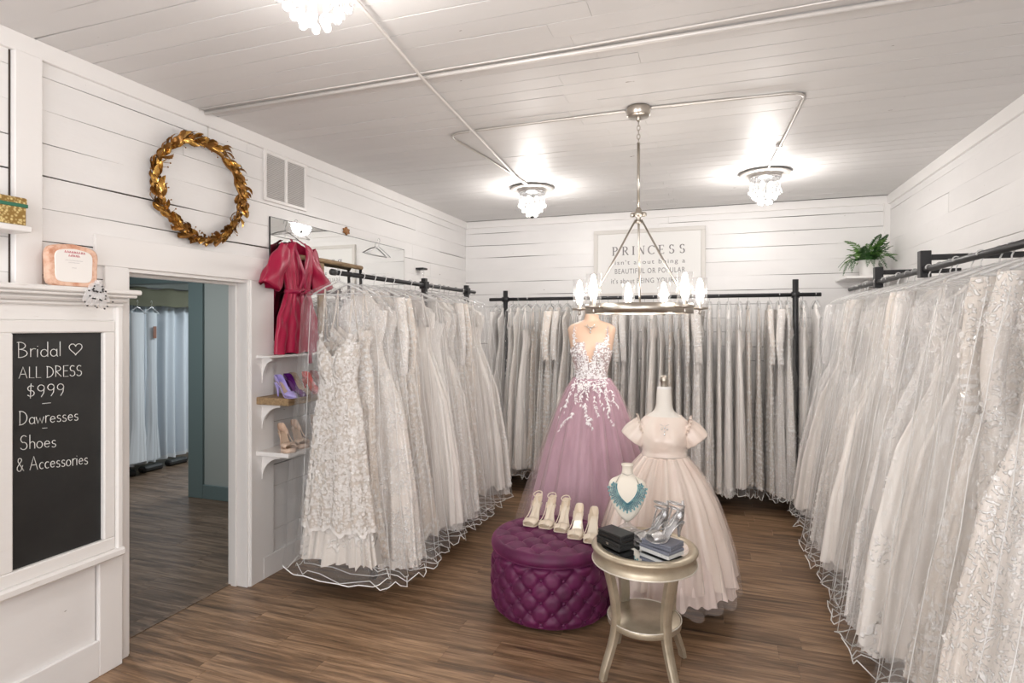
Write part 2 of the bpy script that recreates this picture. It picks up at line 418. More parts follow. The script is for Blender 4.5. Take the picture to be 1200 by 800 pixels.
# ================================================================== left wall things
def arc(cx, cy, rx, ry, a0, a1, n=10):
    return [(cx+rx*math.cos(math.radians(a0+(a1-a0)*i/n)), cy+ry*math.sin(math.radians(a0+(a1-a0)*i/n))) for i in range(n+1)]
G = {   # single-stroke letters, advance width then strokes
 'B': (.62, [[(.1,0),(.1,1)], [(.02,.97)]+arc(.12,.76,.33,.23,90,-80)+[(.1,.54)]+arc(.14,.27,.40,.26,85,-100)]),
 'r': (.36, [[(.1,0),(.1,.55)], arc(.28,.34,.17,.2,170,60)]),
 'i': (.22, [[(.1,0),(.1,.52)], [(.1,.70),(.11,.73)]]),
 'd': (.52, [arc(.24,.25,.19,.24,20,340), [(.43,1),(.43,0)]]),
 'a': (.50, [arc(.24,.25,.18,.24,30,330), [(.42,.5),(.42,.06),(.47,0)]]),
 'l': (.22, [[(.1,1),(.1,.02)]]),
 'A': (.72, [[(.04,0),(.34,1),(.64,0)], [(.14,.36),(.55,.36)]]),
 'L': (.52, [[(.1,1),(.1,.02),(.46,.0)]]),
 'D': (.68, [[(.1,0),(.1,1)], [(.04,1)]+arc(.14,.5,.44,.49,85,-85)+[(.05,0)]]),
 'R': (.64, [[(.1,0),(.1,1)], [(.06,1)]+arc(.18,.75,.32,.24,80,-90)+[(.12,.5),(.56,0)]]),
 'E': (.56, [[(.5,1),(.1,1),(.1,0),(.5,0)], [(.1,.52),(.44,.52)]]),
 'S': (.58, [arc(.30,.74,.2,.25,40,250)+arc(.28,.26,.22,.26,80,-150)]),
 '$': (.56, [arc(.28,.70,.18,.2,40,260)+arc(.26,.32,.19,.22,80,-150), [(.28,1.08),(.24,-.06)]]),
 '9': (.56, [arc(.27,.70,.19,.24,10,350)+[(.46,.72),(.42,.3),(.28,.0)]]),
 'w': (.62, [[(.03,.5),(.16,.02),(.30,.42),(.44,.02),(.58,.5)]]),
 'e': (.50, [[(.08,.27),(.42,.28)]+arc(.25,.26,.18,.23,10,320)]),
 's': (.42, [arc(.22,.38,.13,.12,40,250)+arc(.2,.13,.14,.13,80,-150)]),
 'h': (.50, [[(.1,1),(.1,0)], arc(.26,.30,.16,.2,170,10)+[(.42,0)]]),
 'o': (.50, [arc(.24,.25,.19,.24,90,450,14)]),
 'c': (.44, [arc(.25,.25,.18,.24,50,310)]),
 '&': (.68, [[(.6,.0),(.16,.72)]+arc(.3,.8,.13,.14,200,-20)+[(.12,.32)]+arc(.27,.2,.17,.2,160,360)+[(.52,.42)]]),
 ' ': (.34, []),
}
def write(text, mb, org, right, width, height, r, slope=0, jitter=.02, n=5):
    tot = sum(G[c][0] for c in text); R = random.Random(len(text)*7+1); x = 0; o = Vector(org); rt = Vector(right)
    sx = width/tot
    for c in text:
        adv, st = G[c]; dy = R.uniform(-jitter, jitter)
        for s_ in st:
            pts = [o+rt*((x+px)*sx)+Vector((0,0,(py+dy)*height+slope*(x+px)/tot)) for px, py in s_]
            mb.tube(pts, r, n)
        x += adv
FX = XL+.055
t = thing('framed_chalkboard', (FX, 1.83, .60), 'tall black chalkboard with handwritten prices in a distressed white frame beside the doorway', 'chalkboard')
def Lc(b, name, m): return b.build(name, m, t, (-FX, -1.83, -.60))
b = MB().box(FX, FX+.022, 1.60, 2.045, .66, 1.74); Lc(b, 'board', M['board'])
for (y0, y1, z0, z1) in ((1.575,1.636,.687,1.713), (2.026,2.084,.687,1.713), (1.575,2.085,1.712,1.77), (1.575,2.085,.625,.688)):
    Lc(MB().bbox(FX, FX+.045, y0, y1, z0, z1, .006), 'frame_rail', M['distress'])
for (y0, y1, z0, z1) in ((2.083,2.118,.60,1.84),):
    Lc(MB().bbox(FX, FX+.058, y0, y1, z0, z1, .008), 'outer_rail', M['distress'])
Lc(MB().bbox(FX, FX+.03, 1.56, 2.118, 1.77, 1.86, .004), 'frieze', M['distress'])
Lc(MB().bbox(FX, FX+.07, 1.54, 2.125, .585, .628, .01), 'sill_rail', M['distress'])
b = MB(); b.bbox(FX, FX+.05, 1.55, 2.125, 1.84, 1.86, .006); b.bbox(FX, FX+.075, 1.54, 2.14, 1.86, 1.885, .01); b.bbox(FX, FX+.10, 1.53, 2.16, 1.885, 1.90, .004)
b.bbox(XL, FX+.115, 1.5, 2.175, 1.90, 1.925, .006); Lc(b, 'crown_moulding', M['distress'])
ch = MB(); CX = FX+.0245
for txt, y0, y1, z, h, sl in (('Bridal',1.659,1.845,1.607,.068,-.004), ('ALL DRESS',1.666,1.936,1.515,.05,-.010), ('$999',1.695,1.859,1.427,.058,-.006),
                           ('Dawresses',1.666,1.92,1.312,.06,-.018), ('Shoes',1.669,1.822,1.204,.062,-.018), ('& Accessories',1.656,1.964,1.112,.06,-.036)):
    write(txt, ch, (CX, y0, z), (0,1,0), y1-y0, h, .0017, sl)
def heart(y, z, s):
    pts = []
    for i in range(25):
        a = 2*PI*i/24; pts.append((CX, y+s*.06*16*math.sin(a)**3, z+s*.06*(13*math.cos(a)-5*math.cos(2*a)-2*math.cos(3*a)-math.cos(4*a))))
    return pts
ch.tube(heart(1.905, 1.637, .031), .0017, 5)
ch.tube([(CX,1.761,1.394),(CX,1.796,1.393)], .0015, 5); ch.tube([(CX,1.761,1.283),(CX,1.782,1.281)], .0013, 5)
tag(Lc(ch, 'chalk_writing', M['chalk']), kind='stuff')

# bread-slice plaque on the ledge
t = thing('bread_slice_plaque', (XL+.085, 1.875, 1.925), 'bread slice shaped plaque with white face and red lettering on the ledge', 'plaque', rz=0)
def toast(y0, y1, z1, th, x):
    n = 40; pts = []
    hw, hh = (y1-y0)/2, z1
    for i in range(n):
        a = 2*PI*i/n; cy, cz = math.cos(a), math.sin(a)
        py = sgnpow(cy, .35)*hw; pz = hh/2+sgnpow(cz, .35)*hh/2
        if pz > hh*.55: py *= 1.03
        pz += .006*math.cos(py/hw*PI)*(1 if pz > hh/2 else 0)
        pts.append((py, pz))
    return pts
crust = mat('toasted_crust', (.66,.36,.22), .7); tt = NT(crust); tt.l(tt.ramp(tt.noise(tt.coord(), 22, 4, .6), [(.35,(.60,.27,.16)),(.6,(.80,.55,.42))]), tt.b.inputs['Base Color'])
p = toast(-.113, .113, .195, .03, 0)
MB().loft([[(0,y,z) for y,z in p], [(.02,y*1.0,z) for y,z in p], [(.028,y*.93,.006+z*.94) for y,z in p]], cap=True, smooth=False).build('slice', crust, t)
MB().loft([[(.0275,y*.74,.022+z*.78) for y,z in p], [(.031,y*.72,.024+z*.76) for y,z in p]], cap=True, smooth=False).build('white_face', mat('cream_face',(.86,.83,.80),.6), t)
red = mat('red_lettering', (.55,.05,.09), .6); R = random.Random(3)
b = MB()
for row, (z, w, h) in enumerate(((.157,.085,.010), (.141,.05,.009))):
    y = -w/2
    while y < w/2:
        b.tube([(.0315,y,z),(.0315,y+.002,z+h),(.0315,y+.005,z+R.uniform(.3,1)*h),(.0315,y+.006,z)], .0012, 4); y += .0105
tag(b.build('lettering', red, t), kind='stuff')
b = MB()
for z, w in ((.122,.08),(.112,.05),(.088,.02)):
    y = -w/2
    while y < w/2: b.tube([(.0315,y,z),(.0315,y+.0035,z+.003)], .0006, 4); y += .005
b.build('small_print', mat('grey_print',(.45,.43,.45),.6), t)
# polka dot bow
net = clear('sheer_net', .03, .1, haze=.34, hazecol=(.85,.85,.86))
t = thing('polka_dot_bow', (FX+.115, 1.93, 1.93), 'sheer white net bow with black dots hanging over the ledge edge', 'bow')
b = MB(); dots = MB(); R = random.Random(8)
for k in range(9):
    a = -PI*.5 + (k-4)*.21; L_ = .10+.03*R.random(); w = .020
    d1 = Vector((.01+.02*R.random(), math.cos(a), math.sin(a))); 
    if k in (0, 8): L_ = .05; a = PI/2+(.9 if k else -.9)
    rr = []
    for i in range(7):
        q = i/6; c = d1*L_*q; ww = w*math.sin(PI*min(1, .15+q*.75))
        nrm = Vector((0, -d1.z, d1.y)).normalized()
        rr.append([tuple(c-nrm*ww+Vector((.012,0,.012))), tuple(c+Vector((.022,0,.012))), tuple(c+nrm*ww+Vector((.012,0,.012)))])
    b.loft(rr, close=False)
    for i in (2, 4, 6):
        c = d1*L_*i/6; dots.ball((c.x+.026, c.y+R.uniform(-.008,.008), c.z+.012), .0042, 6, 4)
b.ball((.02,0,.018), .014, 8, 6); b.build('net_loops', net, t); tag(dots.build('dots', M['dark'], t), kind='stuff')

# gold glitter box on a small shelf, far left
t = tag(MB().bbox(XL+.035, XL+.16, 1.30, 1.672, 2.145, 2.172, .004).build('small_white_shelf', M['trim']), 'small white shelf at far left edge carrying the gold box', 'shelf')
glit = mat('gold_glitter', (.55,.40,.14), .35, .6); tt = NT(glit); vo = tt.n('ShaderNodeTexVoronoi'); vo.inputs['Scale'].default_value = 90; tt.l(tt.coord(), vo.inputs['Vector'])
tt.l(tt.ramp(vo.outputs['Distance'], [(.2,(.75,.60,.28)),(.6,(.30,.18,.05))]), tt.b.inputs['Base Color'])
t = thing('gold_glitter_box', (XL+.095, 1.565, 2.1725), 'small gold glitter box with a dark green ribbon band', 'box')
MB().bbox(-.045, .045, -.1, .097, 0, .082, .004).build('box_body', glit, t); MB().bbox(-.048, .048, -.103, .10, .08, .12, .005).build('lid', glit, t)
MB().bbox(-.0495, .0495, -.1045, .1015, .078, .094, .002).build('ribbon', mat('green_ribbon',(.02,.14,.08),.4), t)

# gold leaf wreath
R = random.Random(21)
t = thing('gold_wreath', (XL+.03, 2.66, 2.555), 'round gold leaf wreath hanging on the white plank wall', 'wreath')
b = MB(); rr = [(.012*math.sin(i*1.7), .300*math.cos(2*PI*i/48), .288*math.sin(2*PI*i/48)) for i in range(48)]
b.tube(rr, .010, 6, closed=True); b.build('twig_ring', M['golddark'], t)
def leaf_mesh(L, w, curl, m):
    b = MB(); rows = []
    for i in range(6):
        q = i/5; ww = w*math.sin(PI*min(1, q*.93+.07))**.8; z = curl*math.sin(q*PI*.8)
        rows.append([(L*q, -ww, z+.35*ww), (L*q, 0, z), (L*q, ww, z+.35*ww)])
    b.loft(rows, close=False); return b.mesh('leaf', m)
LM = [leaf_mesh(.085,.017,.018,M['gold']), leaf_mesh(.07,.014,-.012,M['gold']), leaf_mesh(.08,.015,.03,M['golddark'])]
for k in range(235):
    a = 2*PI*(k+R.random()*.8)/235; out = R.choice((-1,1,1,0))
    c = Vector((R.uniform(.0,.035), (.300+R.uniform(-.014,.014))*math.cos(a), (.288+R.uniform(-.014,.014))*math.sin(a)))
    tn = Vector((R.uniform(.0,.55), math.sin(a), -math.cos(a))) + Vector((0, math.cos(a), math.sin(a)))*out*R.uniform(.15,.6)
    q = tn.to_track_quat('X', 'Z')
    o = link('leaf', LM[k % 3 if k % 5 else 2], t, c); o.rotation_euler = (q.to_matrix() @ Matrix.Rotation(R.uniform(-.8,.8)+PI/2*(k%2), 3, 'X')).to_euler(); o.scale = (R.uniform(.75,1.12),)*3
b = MB(); st = MB()
for k in range(46):
    a = R.uniform(0, 2*PI); rad = 1+R.choice((-1,1))*R.uniform(.10,.17)
    p = (R.uniform(.02,.05), .300*rad*math.cos(a), .288*rad*math.sin(a)); b.ball(p, .0045, 6, 4)
    st.tube([(0.01, .300*math.cos(a+.05), .288*math.sin(a+.05)), p], .0012, 4)
tag(b.build('berries', M['golddark'], t), kind='stuff'); tag(st.build('stalks', M['golddark'], t), kind='stuff')
tag(MB().tube([(XL+.022,2.72,2.965),(XL+.022,2.72,2.90),(XL+.006,2.725,2.89),(XL+.008,2.82,2.868)], .004, 6).build('painted_wire', M['conduit']), 'short painted wire coming down the wall above the wreath', 'wire')

# vent
t = thing('wall_vent', (XL, 3.42, 2.79), 'white two-panel louvred air vent high on the left wall', 'vent')
b = MB(); y0, y1, z0, z1 = -.222, .222, -.175, .18
b.bbox(0, .014, y0, y1, z0, z0+.025); b.bbox(0, .014, y0, y1, z1-.025, z1); b.bbox(0, .014, y0, y0+.025, z0+.02, z1-.02); b.bbox(0, .014, y1-.025, y1, z0+.02, z1-.02)
b.build('frame', M['trim'], t); MB().bbox(0, .013, -.012, .012, z0+.02, z1-.02, .002).build('mullion', M['trim'], t)
MB().box(.0005, .002, y0+.02, y1-.02, z0+.02, z1-.02).build('duct_screen', mat('vent_shadow',(.55,.53,.52),.8), t)  # flat grey panel behind the louvres
b = MB(); z = z0+.03
while z < z1-.03:
    for (a, c) in ((y0+.025, -.012), (.012, y1-.025)): b.add([(.003,a,z+.009),(.003,c,z+.009),(.012,c,z),(.012,a,z)], [(0,1,2,3)], False)
    z += .0105
tag(b.build('louvres', M['trim'], t), kind='stuff')

# frameless mirror with thin black edge
t = thing('wall_mirror', (XL, 4.19, 1.64), 'large frameless mirror on the left wall behind the red robe', 'mirror')
MB().bbox(.002, .010, -.93, .93, 0, .87, .001).build('mirror_glass', M['mirror'], t)
b = MB(); b.box(.001, .012, -.934, -.930, 0, .872); b.box(.001, .012, -.93, .93, .869, .872); b.build('edge_strip', M['dark'], t)
b=MB(); b.box(.001, .012, .928, .933, 0, .87); b.build('edge_strip', M['conduit'], t)
orn = mat('rusty_brown', (.30,.13,.035), .6)
b = MB(); n = 12; rg = []
for i in range(n):
    a = 2*PI*i/n; r_ = .05 if i % 2 else .034
    rg.append((r_*math.cos(a), r_*.72*math.sin(a)))
b.loft([[(0,y,z) for y,z in rg], [(.012,y,z) for y,z in rg], [(.018,y*.5,z*.5) for y,z in rg]], cap=True, smooth=False)
tag(b.build('star_ornament', orn, None, (XL+.001, 4.151, 2.548)), 'small rust brown star ornament above the mirror', 'ornament')
b = MB(); b.bbox(0, .09, -.05, .05, 0, .02); tt_ = thing('wall_spotlight', (XL+.0, 5.42, 2.335), 'small black capped lamp on the wall above the left rail', 'lamp')
b.build('cap', M['black'], tt_); MB().lathe([(.022,-.10),(.024,0)], 12, (.05,0,0)).build('glass_tube', M['glass'], tt_)
# rustic wooden frame rail
wood = mat('rustic_wood', (.34,.22,.11), .6); tt = NT(wood); tt.l(tt.ramp(tt.noise(tt.coord((8,1.5,8)), 7, 5, .65), [(.3,(.17,.10,.045)),(.65,(.42,.29,.16))]), tt.b.inputs['Base Color'])
t = thing('rustic_wooden_frame', (XL+.07, 3.9, 1.6), 'rustic brown wooden hanging frame between the robe and the left rail', 'frame')
MB().tube([(0,-.42,.650),(.0,-.1,.652),(0,.38,.645)], .019, 10).build('top_bar', wood, t)
MB().tube([(0,.365,.645),(0,.37,.52),(.0,.37,.0)], .013, 8).build('post', M['black'], t)
MB().bbox(-.012, .012, -.20, -.14, -.02, .63).build('post', wood, t)

# ---------------- hangers
def hanger_mb(w=.2, r=.0035, drop=.075, z=0):
    """hook wraps a bar at origin (bar along y); arms spread along x"""
    b = MB()
    hook = [(-.016*math.cos(a)*1.0, 0, .002+.018*math.sin(a)) for a in [math.radians(q) for q in range(-20, 200, 24)]]
    hook = [(.016*math.cos(math.radians(q)), 0, .004+.018*math.sin(math.radians(q))) for q in range(200, -60, -22)]
    hook += [(0,0,-.035), (0,0,-.055)]
    b.tube(hook, r*.95, 5)
    b.tube([(-w,0,-.055-drop),(-w*.5,0,-.055-drop*.42),(0,0,-.055),(w*.5,0,-.055-drop*.42),(w,0,-.055-drop)], r*1.5, 6)
    b.tube([(-w,0,-.055-drop),(0,0,-.060-drop),(w,0,-.055-drop)], r, 5)
    return b
HANG = hanger_mb().mesh('hanger', M['hanger'])
t0 = thing('clear_hanger', (XL+.03, 4.62, 2.53), 'clear plastic hanger hanging empty on the mirror top edge', 'hanger')
link('hanger_body', HANG, t0, None, (0,0,PI/2)); 

# ---------------- red satin robe on a hanger
satin = mat('crimson_satin', (.38,.005,.048), .36, 0, Sheen_Weight=.12, Specular_IOR_Level=.5)
satd = mat('crimson_satin_trim', (.34,.005,.052), .34, 0, Sheen_Weight=.1)
RX, RY = XL+.072, 3.465
t = thing('red_satin_robe', (RX, RY, 2.30), 'crimson satin short robe with tied belt hanging in front of the mirror', 'robe')
Wt = [(-.75,.235),(-.70,.232),(-.5,.205),(-.34,.135),(-.30,.122),(-.24,.135),(-.12,.175),(-.03,.185),(.015,.165),(.045,.11),(.06,.065)]
Tt = [(-.75,.042),(-.4,.040),(-.30,.030),(-.12,.040),(0,.038),(.06,.025)]
rows = []
for j in range(44):
    q = j/43; n = 96; rg = []
    for i in range(n):
        a = 2*PI*i/n; ca, sa = math.cos(a), math.sin(a); ly = sgnpow(ca, .8); 
        front = sa > 0
        ztop = .06 - (abs(ly) > .35)*(abs(ly)-.35)*.06
        zt = ztop
        if front and abs(ly) < .42: zt = .06-(1-abs(ly)/.42)*.24
        z = zt + (-.75-zt)*q
        W_ = interp(Wt, z); T_ = interp(Tt, z)
        am = .014*min(1, max(.35, abs(z+.30)*3.2))
        f = am*(math.sin(ly*11+z*3+1)*.6+math.sin(ly*19-z*5)*.5) 
        if -.12 < z < 0: f *= .5
        # gathers fanning out of the belt
        f += .009*math.exp(-((z+.30)/.16)**2)*math.sin(ly*24)+.005*math.sin(z*38+ly*9)*math.exp(-((z+.55)/.2)**2)
        rg.append((sgnpow(sa,.8)*T_+f*(1 if front else .4), ly*W_, z+(.006*math.sin(ly*9) if q == 1 else 0)))
    rows.append(rg)
MB().loft(rows).build('robe_body', satin, t)
def sleeve(s):
    rows = []
    for j in range(16):
        q = j/15; c = Vector((.0, s*(.125+.165*q), -.01-.275*q)); r_ = .062+.026*q; dirv = Vector((0, s*.58, -.81)); nv = Vector((0, s*.81, .58))
        rg = []
        for i in range(24):
            a = 2*PI*i/24; f = 1+.16*math.sin(3*a+q*6)+.10*math.sin(5*a-q*9)
            slant = dirv*(.03*math.cos(a)*(q**3))
            rg.append(tuple(c+slant+nv*r_*math.cos(a)*f+Vector((1,0,0))*r_*.55*math.sin(a)*f))
        rows.append(rg)
    rows.append([tuple(Vector(p)*.97+Vector(c)*.03) for p in rows[-1]])
    return MB().loft(rows)
for s in (-1, 1): sleeve(s).build('sleeve', satin, t)
b = MB()
for s in (-1, 1):
    pts = [(-.02, s*.045, .072), (.02, s*.072, .035), (.052, s*.05, -.06), (.060, s*.012, -.16), (.058, -s*.012, -.24), (.05, -s*.03, -.28)]
    rr = []
    for i, p in enumerate(pts):
        rr.append([(p[0], p[1]-.016, p[2]), (p[0]+.006, p[1], p[2]), (p[0], p[1]+.016, p[2])])
    b.loft(rr, close=False)
b.build('collar', satd, t)
b = MB(); b.lathe([(.0,-.325),(.128,-.325),(.132,-.31),(.130,-.295),(.0,-.292)], 40, (0,0,0), sx=.36, sy=1)
b.build('belt', satd, t)
b = MB()
def ribbon(pts, w, nrm=(0,1,0)):
    rr = []; nv = Vector(nrm)
    for i, p in enumerate(pts):
        rr.append([tuple(Vector(p)-nv*w), tuple(Vector(p)+Vector((.005,0,0))), tuple(Vector(p)+nv*w)])
    b.loft(rr, close=False)
ribbon([(.055,.03,-.31),(.075,.045,-.36),(.068,.048,-.5),(.07,.045,-.66),(.072,.05,-.83)], .022)
ribbon([(.055,-.02,-.31),(.07,-.03,-.35),(.068,-.03,-.43),(.07,-.028,-.47)], .016)
for s in (-1,1): b.tube([(.06,0,-.308),(.08,s*.04,-.295),(.082,s*.075,-.315),(.07,s*.04,-.33),(.06,0,-.312)], .012, 6, flat=.5)
b.ball((.065,.0,-.31), .017, 8, 6); b.build('belt_bow', satd, t)
t2 = thing('clear_hanger', (XL+.06, RY, 2.50), 'clear plastic hanger carrying the red robe', 'hanger')
hb = hanger_mb(.15, .003, .05); hb.tube([(0,0,.0),(0,0,-.1)], .002, 5); hb.build('hanger_body', M['hanger'], t2, None, (0,0,PI/2))

# ---------------- shelves with brackets
def shelf(z, th, m, y1, label, dep=.28, name='wall_shelf'):
    t = thing(name, (XL, 3.12, z), label, 'shelf')
    b = MB().bbox(.001, dep, 0, y1-3.12, -th, 0, .004); b.build('board', m, t)
    for yy in (.05, y1-3.12-.08):
        b = MB(); pr = []
        for i in range(9):
            a = PI/2*i/8; pr.append((.02+.15*(1-math.sin(a)), -th-.17+.17*(1-math.cos(a))))
        bd = min(.17, dep*.8); pts = [(.001,-th),(bd,-th)]+[(x, zz) for x, zz in [( bd-(bd-.02)*math.sin(PI/2*i/8), -th-.02-.15*(1-math.cos(PI/2*i/8))) for i in range(9)]]+[(.001,-th-.17)]
        b.loft([[(x, yy, zz) for x, zz in pts], [(x, yy+.02, zz) for x, zz in pts]], cap=True, smooth=False); b.build('bracket', M['trim'], t)
    return t
shelf(1.543, .018, M['trim'], 3.95, 'thin white wall shelf just below the red robe', .125)
shelf(1.262, .05, wood, 3.92, 'thick brown wooden shelf holding the coloured pumps')
shelf(.895, .03, M['trim'], 3.92, 'lowest white wall shelf holding the nude platform sandals')
# side strip of lattice boards behind shelves is the wall itself

# ---------------- shoes
def shoe(label, pos, rz, upper, insole, L=.225, hh=.085, kind='pump', group=None, plat=0, heelr=.006, name='high_heel_pump', trim=None):
    """toe towards -y at rz 0"""
    t = thing(name, pos, label, 'shoe', group, rz)
    def path(s):      # s 0 heel .. 1 toe -> (y, zbottom)
        y = L/2 - L*s
        z = hh*(1 if s < .12 else (.5+.5*math.cos(PI*min(1,(s-.12)/.56)))) + plat
        if s > .9: z += .006*((s-.9)/.1)**2
        return y, z+.004
    def wid(s): 
        tab = [(0,.012),(.05,.022),(.15,.027),(.4,.024),(.68,.036),(.8,.034),(.92,.022),(1,.004)] if kind in ('pump',) else [(0,.012),(.05,.022),(.15,.026),(.4,.025),(.68,.037),(.85,.035),(.95,.026),(1,.012)]
        return interp(tab, s)*(1.0 if kind == 'pump' else 1.08+.20*min(1, max(0, (s-.4)/.2)))
    N = 26
    so, ins = [], []
    for j in range(N+1):
        s = j/N; y, z = path(s); w = wid(s); d = .004 + (plat if s > .55 else plat*.0+0)*min(1,max(0,(s-.5)/.12))
        so.append([(-w,y,z-d),(w,y,z-d),(w*1.02,y,z),(-w*1.02,y,z)])
        ins.append([(-w*.9,y,z+.002),(0,y,z+.0012),(w*.9,y,z+.002)])
    MB().loft(so, cap=True).build('sole', trim or upper, t)
    MB().loft(ins, close=False).build('insole', insole, t)
    def U(s, h, phi, n=14, lean=0):
        y, z = path(s); w = wid(s)*1.04; r = []
        for i in range(n+1):
            a = -phi+2*phi*i/n
            r.append((w*math.sin(min(max(a,-PI),PI)) if abs(a) < PI/2 else w*math.sin(a), y+lean*(1-math.cos(a))/2, z-.002+h*(1-math.cos(a))/2))
        return r
    up = MB()
    if kind == 'pump':
        rows = []
        for j in range(N+1):
            s = j/N
            h = interp([(0,.075),(.08,.078),(.25,.058),(.5,.040),(.64,.040),(.72,.046),(.85,.034),(1,.010)], s)
            phi = interp([(0,PI*.62),(.25,PI*.58),(.5,PI*.54),(.63,PI*.60),(.73,PI*.97),(.76,PI),(1,PI)], s)
            rows.append(U(s, h, phi, lean=.004))
        up.loft(rows, close=False)
        h0 = rows[0]; up.add(h0, [tuple(range(len(h0)))])
        up.build('upper', upper, t)
    else:
        # heel counter
        rows = []
        for j in range(9):
            s = j/8*.30; h = interp([(0,.108),(.03,.103),(.07,.088),(.14,.060),(.3,.028)], s); rows.append(U(s, h, PI*.53, lean=.004))
        up.loft(rows, close=False); up.add(rows[0], [tuple(range(15))])
        # side straps to the toe
        if kind != 'strappy':
            for sg in (-1, 1):
                pts = []
                for j in range(7):
                    s = .26+.42*j/6; y, z = path(s); pts.append((sg*(wid(s)*1.03), y, z+interp([(.26,.036),(.5,.024),(.7,.026)], s)))
                up.tube(pts, .0028, 5)
        rows = []
        t0_, t1_ = (.62,.93)
        for j in range(11):
            s = t0_+(t1_-t0_)*j/10; h = interp([(.62,.036),(.7,.044),(.85,.040),(.93,.031)], s); rows.append(U(s, h, PI*(.985 if j else .93)))
        up.loft(rows, close=False)
        # rolled lip round the peep opening
        up.tube(rows[-1], .0022, 5)
        if kind == 'tstrap':
            y6, z6 = path(.63); y1, z1 = path(.10)
            pts = [(0, y6, z6+.040), (0, y6+.045, z6+.075), (0, y6+.085, z6+.105), (0, y1-.040, z1+.056)]
            rr = [[(p[0]-.008,p[1],p[2]),(p[0],p[1],p[2]+.003),(p[0]+.008,p[1],p[2])] for p in pts]; up.loft(rr, close=False)
            ring = [(.027*math.cos(a), y1-.010+.032*math.sin(a), z1+.062+.010*math.sin(a)) for a in [2*PI*i/16 for i in range(16)]]
            up.tube(ring, .0035, 5, closed=True); up.ball((.033,y1-.02,z1+.062), .006, 6, 4)
        if kind == 'strappy':
            y1, z1 = path(.10)
            for dz, rr_ in ((.062,.031),(.088,.034)):
                ring = [(rr_*math.cos(a), y1-.014+rr_*1.2*math.sin(a), z1+dz-.012*math.sin(a)) for a in [2*PI*i/16 for i in range(16)]]; up.tube(ring, .004, 6, closed=True)
            up.tube([(0,y1+.022,z1+.03),(0,y1+.026,z1+.065),(0,y1+.02,z1+.098)], .008, 6, flat=.4)
            y6, z6 = path(.66)
            for sg in (-1,1): up.tube([(sg*.03,y6,z6+.03),(-sg*.012,y6+.05,z6+.06),(-sg*.03,y1-.02,z1+.062)], .004, 6)
        up.build('upper', upper, t)
    # heel
    y0, z0 = path(.03); hr = []
    for j in range(8):
        q = j/7; r_ = .021*(1-q)**2.2+heelr; zz = z0-.003-(z0-.003)*q; yy = y0-.012-.004*q+.012*(1-q)*0
        hr.append([(r_*.95*math.cos(2*PI*i/10), yy+r_*math.sin(2*PI*i/10), zz) for i in range(10)])
    MB().loft(hr, cap=True).build('heel', trim or upper, t)
    return t
def leather(n, c, r=.3): return mat(n, c, r, 0, Coat_Weight=.25)
tan = leather('tan_insole', (.62,.46,.34), .5)
cols = [('lilac pump, first on the wooden shelf beside the doorway', leather('lilac',(.42,.36,.72)), 3.215, -2.715, tan),
        ('dark purple pump behind the lilac one on the wooden shelf', leather('dark_purple',(.10,.012,.15),.2), 3.315, -2.725, leather('purple_lining',(.16,.03,.22))),
        ('glossy taupe pump between the purple and red pumps', leather('taupe',(.42,.33,.26)), 3.405, -2.755, tan),
        ('bright red pump on the wooden shelf, second from its far end', leather('bright_red',(.62,.03,.02),.2), 3.505, -2.725, leather('red_lining',(.55,.06,.03))),
        ('dark red patent pump farthest along the wooden shelf', leather('dark_red',(.28,.02,.02),.15), 3.60, -2.73, leather('dark_lining',(.25,.07,.04)))]
for lb, m, y, x, ins in cols:
    shoe(lb, (x, y-.035, 1.2625), math.radians(74), m, ins, L=.235, hh=.094, kind='pump', group='coloured pumps on the wooden shelf')
nude = leather('nude_leather', (.70,.52,.40), .35)
for k, (y, x, lb) in enumerate(((3.235,-2.74,'nude platform peep-toe, first on the lowest shelf beside the doorway'), (3.385,-2.755,'nude platform peep-toe, middle one of three on the lowest shelf'), (3.63,-2.77,'nude platform peep-toe partly hidden by the clear gown bag'))):
    shoe(lb, (x, y-.03, .8955), math.radians(60 if k < 2 else 66), nude, tan, L=.215, hh=.092, kind='peep', plat=.022, group='nude platform sandals on the lowest shelf', name='platform_sandal', heelr=.005)
